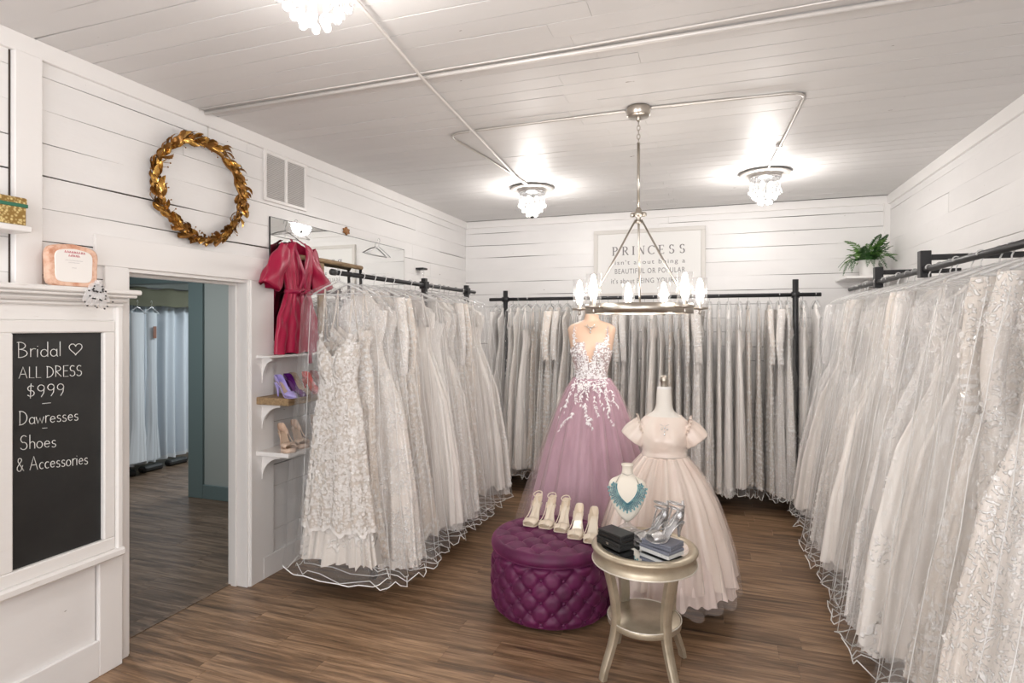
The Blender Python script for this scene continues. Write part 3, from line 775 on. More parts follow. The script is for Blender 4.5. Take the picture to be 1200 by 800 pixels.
# ================================================================== gowns on rails
def ordinal(n):
    a = ['','first','second','third','fourth','fifth','sixth','seventh','eighth','ninth','tenth','eleventh','twelfth','thirteenth','fourteenth','fifteenth','sixteenth','seventeenth','eighteenth','nineteenth']
    if n < 20: return a[n]
    tn = {2:('twenty','twentieth'),3:('thirty','thirtieth'),4:('forty','fortieth')}[n//10]
    return tn[1] if n % 10 == 0 else tn[0]+'-'+a[n % 10]
RAIL = 0.0      # gowns are modelled hanging from a bar at local z 0 (root at the bar)
def gown_dress(seed, hem, Wtab, T0, T1, k=13, top=-.20, fold=.022, m=None, vneck=.10, sleeves=False, bust=.02, nz=34, n=112, cap=False, tier=None, mname='dress'):
    R = random.Random(seed); ph = [R.uniform(0, 6.3) for _ in range(8)]
    rows = []
    for j in range(nz+1):
        q = (j/nz)**1.08; rg = []
        for i in range(n):
            a = 2*PI*i/n; ca, sa = math.cos(a), math.sin(a); lx = sgnpow(ca, .85); ly = sgnpow(sa, .85)
            zt = top - vneck*max(0, 1-abs(lx)/.75) - .03*(abs(lx) > .8)
            zb = hem + .014*math.sin(9*a+ph[4])+.008*math.sin(17*a+ph[5])
            z = zt + (zb-zt)*q
            W = interp(Wtab, z); d = (top-z)/(top-hem)
            T = T0+(T1-T0)*max(0, d-.1)**1.1
            A = fold*max(0, (d-.22)/.78)**.9
            tt = lx if ly > 0 else -lx+2.3
            u = a*k/2/PI*1.0
            f = math.sin(a*k+ph[0]+.9*math.sin(z*2.1+ph[1]))*.55+math.sin(a*(k*1.7//1)+ph[2]+z*1.3)*.30+math.sin(a*(k*2.6//1)+ph[3]-z*2)*.16
            f = math.copysign(abs(f)**.8, f)
            bz = bust*math.exp(-((z-top+.17)/.07)**2)*(math.exp(-((abs(lx)-.45)/.3)**2))
            nx, ny = ca*T/W if W else ca, sa
            L_ = math.hypot(nx, ny) or 1
            x = lx*W + nx/L_*f*A + .35*A*ca*math.sin(3*a+ph[6])
            y = ly*T + ny/L_*f*A - (bz if sa < 0 else 0)
            rg.append((x, y, z))
        rows.append(rg)
    b = MB(); b.loft(rows)
    # ruffled under-layer below the hem
    if tier:
        rr = []
        for j in range(5):
            q = j/4; rg = []
            for i in range(n):
                a = 2*PI*i/n; W = interp(Wtab, hem)*(.93+.05*q); T = T1*(.9+.1*q)
                f = .014*math.sin(a*23+ph[1])+.012*math.sin(a*31+ph[2]+q)
                rg.append(((W+f)*sgnpow(math.cos(a),.85), (T+f)*sgnpow(math.sin(a),.85), hem+.1-(tier+.1)*q+.006*math.sin(29*a)))
            rr.append(rg)
        b.loft(rr)
    # straps
    W = interp(Wtab, top)
    if cap is None: return b
    if not cap:
        for s in (-1, 1):
            b.tube([(s*W*.80, -T0*.7, top-.03), (s*W*.66, -T0*.5, top+.05), (s*.105, 0, -.078-.02)], .0055, 5)
            b.tube([(s*W*.80, T0*.7, top-.03), (s*.105, 0, -.10)], .005, 5)
    else:    # covered shoulders closing over the hanger
        rr = [[(p[0]*(1-.86*q), p[1]*(1-.3*q), p[2]*(1-q)+q*(-.095)-.03*math.sin(q*PI)*abs(p[0])/W) for p in rows[0]] for q in (1,.8,.6,.4,.2,0)]
        b.loft(rr)
    if sleeves:
        for s in (-1, 1):
            rr = []
            for j in range(14):
                q = j/13; cx = s*(.185+.05*math.sin(q*2)); cz = -.14-.52*q; r_ = .042-.014*q
                rr.append([(cx+r_*math.cos(2*PI*i/14)*(1+.12*math.sin(3*i+q*9)), .01*math.sin(q*4+s)+r_*.8*math.sin(2*PI*i/14), cz+(.01*math.sin(i*2) if j == 13 else 0)) for i in range(14)])
            b.loft(rr)
    return b
def bag_mesh(seed, hemz, Wb, T0, T1, n=56, nz=26):
    R = random.Random(seed); ph = [R.uniform(0, 6.3) for _ in range(9)]
    prof = [(-.052,.022,.010),(-.075,.09,.022),(-.105,.17,T0*.8),(-.14,.225,T0),(-.20,.25,T0)]
    rows = []; zs = [p[0] for p in prof]+[-.20+(hemz+.20)*(j/nz) for j in range(1, nz+1)]
    lo = []
    for z in zs:
        rg = []
        d = max(0, (-.2-z)/(-.2-hemz)); 
        if z >= -.2: W, T = interp([(p[0],p[1]) for p in prof[::-1]], z), interp([(p[0],p[2]) for p in prof[::-1]], z)
        else: W = .25+(Wb-.25)*d**.9; T = T0+(T1-T0)*d
        for i in range(n):
            a = 2*PI*i/n; ca, sa = math.cos(a), math.sin(a)
            c = .35+.65*min(1, d*2+.2)
            f = (.008*math.sin(a*7+ph[0]+z*2)+.006*math.sin(a*13+ph[1]-z*4)+.004*math.sin(a*5+z*17+ph[2]))*c
            f += .004*c*R.uniform(-1, 1)
            zz = z
            if z == zs[-1]:
                zz = z + .042*abs(math.asin(math.sin(a*4+ph[3])))/1.57 + .016*math.asin(math.sin(a*9+ph[4]))/1.57
            rg.append((sgnpow(ca,.7)*(W+f), sgnpow(sa,.7)*(T+f*1.2), zz))
        rows.append(rg)
    b = MB(); b.loft(rows)
    pp = MB(); pts = rows[-1][::2]; pp.tube(pts, .0032, 5, closed=True)
    for i in (3, n//2-3):          # vertical edge welds
        pp.tube([rows[j][i] for j in range(4, len(rows), 3)]+[rows[-1][i]], .0018, 4)
    return b, pp

def flower(mb, c, u, v, nrm, s, R, petals=5):
    c = Vector(c); k0 = len(mb.v); a0 = R.uniform(0, 6)
    for k in range(petals):
        a = a0+2*PI*k/petals
        d = u*math.cos(a)+v*math.sin(a); e = -u*math.sin(a)+v*math.cos(a)
        mb.add([tuple(c+nrm*.002), tuple(c+d*s*.6+e*s*.34+nrm*.004), tuple(c+d*s+nrm*.002), tuple(c+d*s*.6-e*s*.34+nrm*.004)], [(0,1,2,3)], False)
def motifs_on(me, count, zlo, zhi, s, R, front=-1, off=.003, dens=None):
    mb = MB(); polys = [p for p in me.polygons if zlo < p.center.z < zhi and (front == 0 or p.center.y*front > 0)]
    cum = []; s_ = 0
    for p in polys: s_ += p.area*(dens(p.center) if dens else 1); cum.append(s_)
    import bisect
    for _ in range(count):
        p = polys[min(len(polys)-1, bisect.bisect(cum, R.random()*s_))]
        n_ = p.normal.copy(); 
        if front and n_.y*front < 0: n_ = -n_
        if front == 0 and n_.dot(Vector((p.center.x, p.center.y, 0))) < 0: n_ = -n_
        u = n_.cross(Vector((0,0,1)));
        if u.length < .1: continue
        u.normalize(); v = n_.cross(u)
        flower(mb, p.center+n_*off, u, v, n_, s*R.uniform(.6,1.2), R, R.choice((4,5,6)))
    return mb
A_full = [(-1.9,.42),(-1.4,.33),(-.95,.24),(-.62,.165),(-.50,.145),(-.42,.15),(-.30,.185),(-.2,.185)]
A_slim = [(-1.9,.33),(-1.5,.235),(-1.1,.20),(-.8,.195),(-.62,.175),(-.50,.145),(-.30,.18),(-.2,.18)]
A_ball = [(-1.9,.47),(-1.4,.42),(-.9,.32),(-.62,.20),(-.50,.15),(-.42,.15),(-.30,.185),(-.2,.185)]
def variants(T0, T1, BT0, BT1, Wb, pre, seed0, hemz=-1.93, fold=.022, kk=13):
    out = []
    specs = [('g_lace', A_full, dict(top=-.30)), ('g_tulle', A_ball, dict(tier=.06, cap=True)), ('g_bead', A_full, dict(cap=True, sleeves=True)), ('g_champ', A_slim, dict(top=-.33)),
             ('g_tulle', A_full, dict(tier=.05, top=-.28)), ('g_lace', A_slim, dict(cap=True, sleeves=True)), ('g_satin', A_ball, dict(top=-.31)), ('g_bead', A_ball, dict(tier=.05, cap=True))]
    sc = Wb/.5
    for i, (mm, W, kw) in enumerate(specs):
        R_ = random.Random(seed0+i)
        W2 = [(z, w*(1 if z > -.6 else (1+(sc-1)*min(1,(-.6-z))))) for z, w in W]
        b = gown_dress(seed0+i, -1.80-.03*(i % 3), W2, T0, T1, k=kk+i % 4, m=None, fold=fold, **kw)
        bb, pp = bag_mesh(seed0*3+i, hemz-.01*(i % 2), Wb*(.96+.03*(i % 3)), BT0, BT1)
        dm = b.mesh('dress', M[mm]); mo_ = None
        if mm != 'g_satin':
            big = .016 if pre == 'r' else .014
            mo_ = motifs_on(dm, {'g_lace':1700,'g_tulle':700,'g_bead':2200,'g_champ':1500}[mm], -1.84, -.3, big*(.62 if mm == 'g_bead' else 1), R_, 0,
                            dens=lambda c, i=i: max(.04, math.sin(c.x*11+c.z*5+i)*math.cos(c.z*9-c.x*6+2*i)+.35+(.5 if c.z < -1.35 else 0))).mesh('lace_motifs', M['motif'])
        out.append((dm, bb.mesh('garment_bag', M['bag']), pp.mesh('bag_edging', M['piping']), mm, mo_))
    return out
LOOK = {'g_lace':'ivory lace gown','g_tulle':'white tulle gown','g_bead':'beaded ivory gown','g_champ':'champagne lace gown','g_satin':'plain satin gown'}
def hang(var, loc, rz, label, group, sx=1, mir=False):
    d, bg, pp, mm = var[:4]
    t = thing('bagged_gown', loc, label, 'wedding dress', group, rz)
    k = (-1 if mir else 1)*sx
    o = link('dress', d, t); o.scale = (k, 1, 1)
    h = link('hanger', HANG, t)
    g = link('garment_bag', bg, t); g.scale = (k, 1, 1)
    e = link('bag_edging', pp, g)
    if len(var) > 4 and var[4]: tag(link('lace_motifs', var[4], o), kind='stuff')
    return t
def rail_mb(p0, p1, r=.016): return MB().tube([p0, p1], r, 12)

# ---------------- left rail
LZ, LX = 2.075, -2.2
t = thing('garment_rack', (LX, 4.1, 0), 'black rolling garment rack packed with gowns along the left wall', 'rack')
rail_mb((0,-1.12,LZ), (0,1.13,LZ)).build('rail', M['black'], t)
MB().tube([(0,-1.125,LZ),(0,-1.09,LZ)], .020, 12).build('end_cap', M['dark'], t)
for y in (.08, .93):
    MB().bbox(-.02, .02, y-.02, y+.02, .10, LZ+.055).build('post', M['black'], t)
    MB().bbox(-.03, .03, y-.03, y+.03, LZ-.03, LZ+.03).build('clamp', M['black'], t)
MB().bbox(-.5, .0, -.68, -.64, .09, .12).build('foot_bar', M['black'], t); MB().bbox(-.27, -.23, -.68, .98, .09, .12).build('base_bar', M['black'], t)
MB().bbox(-.02, .02, .06, .1, .09, .12).build('foot_bar', M['black'], t)
for (x, y) in ((0,-.66),(-.49,-.56),(0,.95),(-.45,.95)):
    b = MB().tube([(x-.014,y,.037),(x+.014,y,.037)], .036, 14); b.box(x-.018, x+.018, y-.02, y+.02, .06, .095); b.build('caster', M['dark'], t)
VL = variants(.045, .095, .055, .125, .46, 'l', 100, fold=.034, kk=8)
R = random.Random(41)
nL = 17; y = 3.03+.15
for i in range(1, nL):
    v = VL[(i*3+1) % 8] if i > 1 else VL[3]
    q = ordinal(i+1)
    hang(v, (LX+R.uniform(-.02,.02), y, LZ), R.uniform(-.09,.05), '%s in a clear bag, %s from the near end of the left rail' % (LOOK[v[3]], q), 'bagged gowns on the left rail', R.uniform(.93,1.04), R.random() < .5)
    y += (5.17-3.18)/(nL-1)
# the front gown, seen face on
Wf = [(-1.56,.262),(-1.3,.222),(-1.05,.192),(-.88,.172),(-.76,.142),(-.68,.128),(-.60,.138),(-.50,.152),(-.40,.150)]
M['g_front'] = lace('ivory_floral_lace', (.60,.545,.49), (.80,.77,.74), 46, .40)
M['motif2'] = mat('lace_thread_ivory', (.76,.73,.70), .55)
t = thing('bagged_gown', (LX+.02, 3.02, LZ), 'ivory lace V-neck gown in a clear bag, first on the left rail, facing front', 'wedding dress', 'bagged gowns on the left rail', -.06)
b = gown_dress(7, -1.56, Wf, .055, .10, k=9, fold=.014, vneck=.12, bust=.04, n=160, nz=60, top=-.40)
b.build('dress', M['g_front'], t)
link('hanger', HANG, t)
gown_dress(8, -1.77, [(-1.85,.285),(-1.4,.22),(-1.2,.18)], .05, .085, k=23, fold=.035, top=-1.25, vneck=0, cap=None).build('underskirt', M['g_under'], t)
# satin lining rim under the scalloped hem + lace motifs
R = random.Random(2)
me = [c for c in t.children if c.name.startswith('dress')][0].data
tag(motifs_on(me, 1700, -1.57, -.38, .012, R, -1).build('lace_motifs', M['motif2'], t), kind='stuff')
# beaded belt line
# scalloped hem
b = MB()
lastn = 160; hemv = [v.co.copy() for v in me.vertices[60*160:61*160]]
rr = [[tuple(p+Vector((0,0,.004))) for p in hemv], [(p.x*1.02, p.y*1.03, p.z-.012-.010*abs(math.sin(i*PI/5))) for i, p in enumerate(hemv)]]
b.loft(rr); b.build('scalloped_hem', M['motif2'], t)
bb, pp = bag_mesh(77, -1.86, .36, .085, .15, nz=30)
g = bb.build('garment_bag', M['bag'], t, (0,-.02,0)); pp.build('bag_edging', M['piping'], g)

# ---------------- back rail
BZ, BY = 2.043, 6.10
t = thing('garment_rack', (-.7, BY, 0), 'long black pipe garment rack standing along the back wall', 'rack')
rail_mb((-1.68,0,BZ), (1.68,0,BZ), .019).build('rail', M['black'], t)
for x, hgt in ((-1.49, 2.14), (1.46, 2.19)):
    MB().tube([(x,0,.02),(x,0,hgt)], .027, 12).build('post', M['black'], t)
    MB().tube([(x-.035,0,BZ),(x+.035,0,BZ)], .030, 10).build('clamp', M['black'], t)
    MB().bbox(x-.03, x+.03, -.3, .3, 0, .035).build('foot', M['black'], t)
VB = variants(.022, .052, .030, .058, .47, 'b', 200, fold=.018, kk=11, hemz=-1.88)
R = random.Random(43); nB = 36; x = -2.28; i = 0
xs = [-2.30+ (0.70+2.30)*i/33 for i in range(34)]+[.83,.92]
for i, x in enumerate(xs):
    if abs(x-.76) < .045 : continue
    v = VB[(i*5+2) % 8]
    lab = '%s in a clear bag, %s from the left end of the back rail' % (LOOK[v[3]], ordinal(i+1))
    hang(v, (x+R.uniform(-.012,.012), BY+R.uniform(-.03,.03), BZ), PI/2+R.uniform(-.05,.05), lab, 'bagged gowns on the back rail', R.uniform(.84,1.05), R.random() < .5).scale = (1, R.choice((.72,.85,1,1.2,1.5)), 1)

# ---------------- right rail
RZ, RXX = 2.07, 1.17
t = thing('wall_rail', (RXX, 3.6, RZ), 'long black hanging rail bracketed along the right wall', 'rail')
rail_mb((0,-2.45,0), (0,2.25,0), .018).build('rail', M['black'], t)
for y in (.35, 1.33, -1.6):
    MB().bbox(-.028, .028, y-.028, y+.028, -.045, .11).build('clamp', M['black'], t)
    MB().bbox(0, XR-RXX-.001, y-.016, y+.016, .055, .087).build('bracket_arm', M['black'], t)
VR = variants(.045, .105, .055, .125, .52, 'r', 300, fold=.038, kk=8, hemz=-1.96)
R = random.Random(47); ys = []
y = 5.70
while y > 2.55: ys.append(y); y -= .132
ys += [2.44, 2.27, 2.08, 1.87]
ys = ys[::-1]
for i, y in enumerate(ys):
    v = VR[(i*3+[5,2,1][i] if i < 3 else (i*3+1)) % 8]
    lab = '%s in a clear bag, %s from the near end of the right rail' % (LOOK[v[3]], ordinal(i+1))
    o = hang(v, (RXX+R.uniform(-.02,.02), y, RZ), R.uniform(-.06,.12), lab, 'bagged gowns on the right rail', R.uniform(.95,1.05), R.random() < .5)
    if False:
        d = [c for c in o.children if c.name.startswith('dress')][0]
        R2 = random.Random(i)
        mb = motifs_on(d.data, 1300, -1.9, -.3, .017, R2, -1, dens=lambda c: max(0.02, math.sin(c.x*9+c.z*4+i)+.25))
        m_ = mb.build('lace_motifs', M['motif'], d); tag(m_, kind='stuff')
    o.scale = (1, (1.35 if i < 4 else 1), 1)
# cluster of empty clear hangers hooked along the right rail and left rail
# ================================================================== display figures
def torso(prof, n=64, c=(0,0,0), front=None):
    """prof rows: (z, halfwidth, halfdepth, yoff); front faces -y"""
    rings = []
    for z, w, d, yo in prof:
        rg = []
        for i in range(n):
            a = 2*PI*i/n; ca, sa = math.cos(a), math.sin(a)
            x = sgnpow(ca, .9)*w; y = sgnpow(sa, .9)*d+yo
            if front: y += front(x, z, sa, w)
            rg.append((c[0]+x, c[1]+y, c[2]+z))
        rings.append(rg)
    return rings
def smooth_prof(prof, m=4):
    out = []
    P = [prof[0]]+prof+[prof[-1]]
    for k in range(1, len(P)-2):
        for j in range(m):
            t = j/m; r = []
            for a, b, c, d in zip(P[k-1], P[k], P[k+1], P[k+2]):
                r.append(.5*((2*b)+(-a+c)*t+(2*a-5*b+4*c-d)*t*t+(-a+3*b-3*c+d)*t**3))
            out.append(tuple(r))
    out.append(prof[-1]); return out
def busts(z0, amp, sx, sig):
    def f(x, z, sa, w):
        if sa >= 0: return 0
        return -amp*(-sa)**.6*math.exp(-((z-z0)/sig)**2)*(math.exp(-((abs(x)-sx)/.05)**2))
    return f
def fit(prof, z, k):
    z = min(max(z, min(p[0] for p in prof)), max(p[0] for p in prof))
    P = sorted(prof); return interp([(p[0], p[k]) for p in P], z)

# ---------- tall mannequin + mauve ball gown.  root on the floor
MX, MY = -.875, 4.40
skin = mat('nude_form', (.72,.50,.37), .45)
rz0 = .12
t = thing('mannequin_form', (MX, MY, 0), 'nude dress form with bare neck and shoulders wearing the mauve ball gown', 'mannequin', rz=rz0)
PR = smooth_prof([(1.05,.17,.12,0),(1.20,.165,.115,0),(1.34,.118,.092,0),(1.42,.124,.095,0),(1.52,.150,.108,0),(1.60,.165,.110,.0),(1.68,.178,.095,.005),(1.725,.183,.075,.01),(1.755,.155,.062,.015),(1.775,.105,.055,.02),(1.79,.066,.052,.02),(1.82,.053,.050,.02),(1.86,.050,.048,.015),(1.875,.045,.044,.015)], 4)
bf = busts(1.54, .045, .078, .055)
MB().loft(torso(PR, 72, front=bf), cap=True).build('body_form', skin, t)
b = MB(); b.tube([(0,0,.03),(0,0,1.06)], .016, 10); b.lathe([(.001,0),(.17,0),(.17,.012),(.03,.03),(.02,.05)], 24); b.build('stand', M['black'], t)
b = MB(); b.lathe([(.046,1.872),(.048,1.885),(.03,1.895),(.001,1.896)], 24, (0,.015,0)); b.build('neck_cap', M['trim'], t)
g = thing('mauve_ball_gown', (MX, MY, 0), 'mauve tulle ball gown with white floral bodice behind the purple ottoman', 'ball gown', rz=rz0)
def tulle(name, c1, c2, haze=None):
    m = mat(name, c1, .65, 0, Sheen_Weight=.4); t_ = NT(m)
    v = t_.coord((1,1,.12)); t_.l(t_.ramp(t_.noise(v, 14, 3, .6), [(.3, c1), (.7, c2)]), t_.b.inputs['Base Color']); return m
mauve = tulle('mauve_tulle', (.40,.215,.30), (.57,.345,.445))
sheerm = clear('sheer_mauve_tulle', .01, .05, haze=.11, hazecol=(.72,.47,.56), rough=.5)
sheern = clear('sheer_nude_net', .01, .05, haze=.14, hazecol=(.74,.62,.58), rough=.5)
def skirt(tab, k, amp, seed, n=360, nz=44, sy=.92, hemj=.0, p=.8, sharp=1.0, lean=(0,0)):
    R = random.Random(seed); ph = [R.uniform(0,6.3) for _ in range(8)]; z1, z0 = tab[-1][0], tab[0][0]; rows = []
    for j in range(nz+1):
        q = j/nz; z = z1+(z0-z1)*q; r = interp(tab, z); rg = []
        for i in range(n):
            a = 2*PI*i/n
            kk = math.sin(a*k+ph[0]+.5*math.sin(a*3+ph[1])+.25*math.sin(q*4))*.6+math.sin(a*(k*1.45//1)+ph[2]+.6*math.sin(a*2))*.3+math.sin(a*(k*2.3//1)+ph[3])*.14
            kk = math.copysign(abs(kk)**p, kk)
            f = amp*(.30+.70*q**.8)*kk
            rr = r+f
            rg.append((rr*math.cos(a)+lean[0]*q, rr*sy*math.sin(a)+lean[1]*q, z+(hemj*math.sin(a*k*.5+ph[4])+hemj*.5*math.sin(a*k*1.3+ph[5]))*q**4))
        rows.append(rg)
    return MB().loft(rows)
st = [(.03,.50),(.4,.43),(.8,.335),(1.1,.245),(1.25,.185),(1.32,.140),(1.345,.124)]
skirt(st, 15, .050, 3).build('skirt', mauve, g)
skirt([(z, r+.016+.05*max(0,(1.2-z))) for z, r in st], 14, .032, 5, n=260).build('tulle_overlay', sheerm, g)
skirt([(z, r+.020+.10*max(0,(1.25-z))) for z, r in st], 11, .03, 6, n=220).build('net_overlay', sheern, g)
# bodice: sheer lattice shell with plunging V
BP = [(z, w+.006, d+.007, yo) for z, w, d, yo in PR if 1.32 <= z <= 1.665]
def bod_front(x, z, sa, w): return bf(x, z, sa, w)
rings = torso(BP, 96, front=bod_front)
b = MB(); b.loft(rings)
# cut plunging V and sloping armholes
keep = []
for f_ in b.f:
    c = [sum(b.v[i][k] for i in f_)/len(f_) for k in range(3)]
    top = 1.655-.9*max(0, abs(c[0])-.12)
    if c[1] < 0 and c[2] > 1.46 and abs(c[0]) < (c[2]-1.46)*.30: continue
    if c[2] > (1.62 if c[1] < 0 else 1.57) - max(0, abs(c[0])-.09)*.9: continue
    keep.append(f_)
b.f = keep; b.fl = [True]*len(keep)
bodm = mat('pale_bodice_lace', (.66,.52,.50), .6)
tt = NT(bodm); vo = tt.n('ShaderNodeTexVoronoi', feature='DISTANCE_TO_EDGE'); vo.inputs['Scale'].default_value = 42; tt.l(tt.coord(), vo.inputs['Vector'])
tt.l(tt.ramp(vo.outputs['Distance'], [(.0,(.40,.33,.35)),(.12,(.62,.48,.46)),(.3,(.85,.82,.82))]), tt.b.inputs['Base Color'])
b.build('bodice', bodm, g)
b = MB()
for s in (-1, 1):
    b.tube([(s*.118,-.100,1.60),(s*.125,-.092,1.66),(s*.128,-.062,1.72),(s*.125,-.02,1.752),(s*.12,.04,1.745),(s*.11,.09,1.66),(s*.10,.105,1.56)], .0045, 6)
b.build('strap', bodm, g)
# white leaf appliques
R = random.Random(12); ap = MB()
def petal(mb, c, d, nrm, L, w):
    e = nrm.cross(d).normalized()
    mb.add([tuple(c), tuple(c+d*L*.35+e*w+nrm*.003), tuple(c+d*L), tuple(c+d*L*.35-e*w+nrm*.003), tuple(c+d*L*.5+nrm*.006)], [(0,1,4),(1,2,4),(2,3,4),(3,0,4)], False)
def surf(x, z, side=-1):
    if z >= 1.34:
        w, d, yo = fit(PR, z, 1)+.012, fit(PR, z, 2)+.016, fit(PR, z, 3)
        xx = max(-.98, min(.98, x/w)); ys = -(1-abs(xx)**(2/.9))**(.9/2)*d*1.0+yo
        return Vector((x, ys+bf(x, z, -.8, w)-.003, z))
    r = interp(st, z)+.045+.02*(1.3-z); xx = max(-.97, min(.97, x/r)); return Vector((x, -math.sqrt(1-xx*xx)*r*.92-.004, z))
def nrm(x, z):
    p = surf(x, z); a = surf(x+.004, z)-p; c = surf(x, z+.004)-p; n_ = a.cross(c); n_.normalize(); return n_ if n_.y < 0 else -n_
for _ in range(1500):
    z = R.uniform(1.30, 1.66); w = fit(PR, z, 1) if z > 1.34 else .13; x = R.uniform(-w, w)*.97
    if z > 1.475 and abs(x) < (z-1.46)*.33+.004: continue
    if z > 1.62-max(0,abs(x)-.09)*.9 and not (.10 < abs(x) < .135): continue
    if 1.40 < z < 1.52 and abs(x) > .085 and R.random() < .62: continue
    if R.random() < .25: continue
    n_ = nrm(x, z); dd = Vector((R.uniform(-1,1), 0, R.uniform(-1,.6))); dd = (dd-n_*dd.dot(n_)).normalized()
    petal(ap, surf(x, z)+n_*.001, dd, n_, R.uniform(.012,.026), R.uniform(.003,.006))
trails = [(-.02,1.31,-.02,1.03),(.03,1.31,.065,1.08),(-.075,1.31,-.105,1.17),(.10,1.31,.15,1.16),(-.12,1.31,-.19,1.10),(-.05,1.30,-.06,1.14),(.065,1.3,.10,1.13),(-.115,1.12,-.235,.96),(.12,1.2,.17,1.02),(0,1.1,.02,1.0),(-.16,1.2,-.24,1.06),(.15,1.27,.20,1.14)]
for x0, z0, x1, z1 in trails:
    m_ = int(abs(z0-z1)/.013)+3
    for i in range(m_):
        q = i/m_; 
        for s in (-1, 1, 0):
            if R.random() < .35+.3*q: continue
            x = x0+(x1-x0)*q+.008*math.sin(q*9); z = z0+(z1-z0)*q; n_ = nrm(x, z)
            dd = Vector((s*.8+R.uniform(-.3,.3), 0, -.8)); dd = (dd-n_*dd.dot(n_)).normalized()
            petal(ap, surf(x, z)+n_*.002, dd, n_, R.uniform(.020,.036)*(1-.3*q), R.uniform(.0035,.006))
for s in (-1,1):
    for i in range(26):
        q = i/25; p = Vector((s*(.118+.008*math.sin(q*3)), -.100+.06*q*q, 1.60+.125*q)); petal(ap, p+Vector((0,-.004,0)), Vector((R.uniform(-1,1),-.1,R.uniform(-1,1))).normalized(), Vector((0,-1,0)), .018, .004)
tag(ap.build('floral_applique', mat('white_applique',(.88,.87,.88),.5), g), kind='stuff')
# crystal necklace
def necklace(par_name, loc, label, rz, pts, r, pend, m):
    o = thing(par_name, loc, label, 'necklace', rz=rz)
    b = MB()
    for a, c in zip(pts, pts[1:]):
        a, c = Vector(a), Vector(c); k = max(1, int((c-a).length/(r*2.1)))
        for i in range(k): b.ball(tuple(a.lerp(c, i/k)), r, 6, 4)
    b.build('chain', m, o)
    b = MB()
    for x, y, z, rr in pend: b.lathe([(.0005,rr*1.4),(rr,0),(.0005,-rr*1.4)], 6, (x, y, z))
    b.build('pendant', m, o); return o
silver = mat('silver_crystal', (.75,.74,.74), .15, .9)
pts = [(.062*math.sin(a), .0-.055*math.cos(a)*1.0-.035+.02, 1.80-.068*(1+math.cos(a))/2) for a in [math.radians(q) for q in range(-110, 111, 11)]]
necklace('crystal_necklace', (MX, MY, 0), 'sparkling crystal necklace on the nude dress form', rz0, pts, .0035,
  [(0,-.098,1.722,.010),(-.014,-.096,1.735,.007),(.014,-.096,1.735,.007),(.0,-.100,1.697,.008),(-.026,-.09,1.748,.006),(.026,-.09,1.748,.006)], silver)

# ---------- small mannequin + blush satin dress
SX, SY = -.285, 3.78; rz1 = .10
cream = mat('cream_linen_form', (.80,.76,.70), .7)
t = thing('child_mannequin_form', (SX, SY, 0), 'small cream dress form with metal neck knob wearing the blush satin dress', 'mannequin', rz=rz1)
PS = smooth_prof([(.55,.150,.12,0),(.70,.155,.12,0),(.82,.142,.11,0),(.90,.128,.098,0),(.96,.126,.095,0),(1.01,.138,.102,0),(1.06,.148,.096,0),(1.12,.147,.080,.005),(1.155,.125,.066,.01),(1.185,.085,.055,.012),(1.21,.060,.050,.012),(1.25,.050,.046,.01),(1.32,.046,.043,.008),(1.345,.043,.040,.008)], 4)
bs = busts(1.03, .018, .06, .05)
MB().loft(torso(PS, 64, front=bs), cap=True).build('body_form', cream, t)
MB().lathe([(.044,1.343),(.045,1.355),(.02,1.358)], 24, (0,.008,0)).build('neck_cap', M['trim'], t)
MB().lathe([(.020,1.357),(.021,1.385),(.026,1.390),(.027,1.400),(.022,1.418),(.010,1.430),(.001,1.432)], 20, (0,.008,0)).build('neck_knob', M['nickel'], t)
legwood = mat('pale_wood', (.50,.31,.19), .5)
for a in (0, 120, 240):
    ca, sa = math.cos(math.radians(a-75)), math.sin(math.radians(a-75))
    MB().tube([(.02*ca,.02*sa,.42),(.30*ca,.30*sa,.0)], [.020,.013], 8).build('leg', legwood, t)
MB().tube([(0,0,.30),(0,0,.56)], .022, 10).build('pole', legwood, t)
d = thing('blush_satin_dress', (SX, SY, 0), 'blush satin short-sleeved dress with full gathered skirt on the small form', 'dress', rz=rz1)
blush = mat('blush_satin', (.82,.70,.62), .27, 0, Sheen_Weight=.2); tt = NT(blush)
tt.l(tt.ramp(tt.noise(tt.coord((1,1,.2)), 7, 2, .5), [(.3,(.78,.64,.56)),(.55,(.86,.76,.68)),(.8,(.82,.68,.64))]), tt.b.inputs['Base Color'])
BPs = [(z, w+.007, dd+.008, yo) for z, w, dd, yo in PS if .92 <= z <= 1.172]
def bwr(x, z, sa, w): return bs(x, z, sa, w)+.0025*math.sin(z*90+x*22)*math.exp(-((z-.99)/.05)**2)*(1 if sa < 0 else 0)+.003*math.sin(z*60-x*30)*math.exp(-((z-1.06)/.05)**2)*math.exp(-((abs(x)-.13)/.04)**2)
MB().loft(torso(BPs, 96, front=bwr)).build('bodice', blush, d)
b = MB(); zt = 1.172; w = fit(PS, zt, 1)+.007; dd = fit(PS, zt, 2)+.008
b.tube([(w*math.cos(2*PI*i/40), dd*math.sin(2*PI*i/40)+.011, zt-.012*(1 if math.sin(2*PI*i/40) < 0 else 0)*abs(math.sin(2*PI*i/40))) for i in range(40)], .004, 6, closed=True); b.build('neckline', blush, d)
b = MB(); rr = []
for z in (.915,.922,.932,.942,.952,.962,.972,.980):
    w = fit(PS, z, 1)+.013+.003*math.sin(z*520); dd = fit(PS, z, 2)+.014+.003*math.sin(z*520)
    rr.append([(w*math.cos(2*PI*i/64), dd*math.sin(2*PI*i/64), z+.002*math.sin(3*2*PI*i/64)) for i in range(64)])
b.loft(rr); b.build('waistband', blush, d)
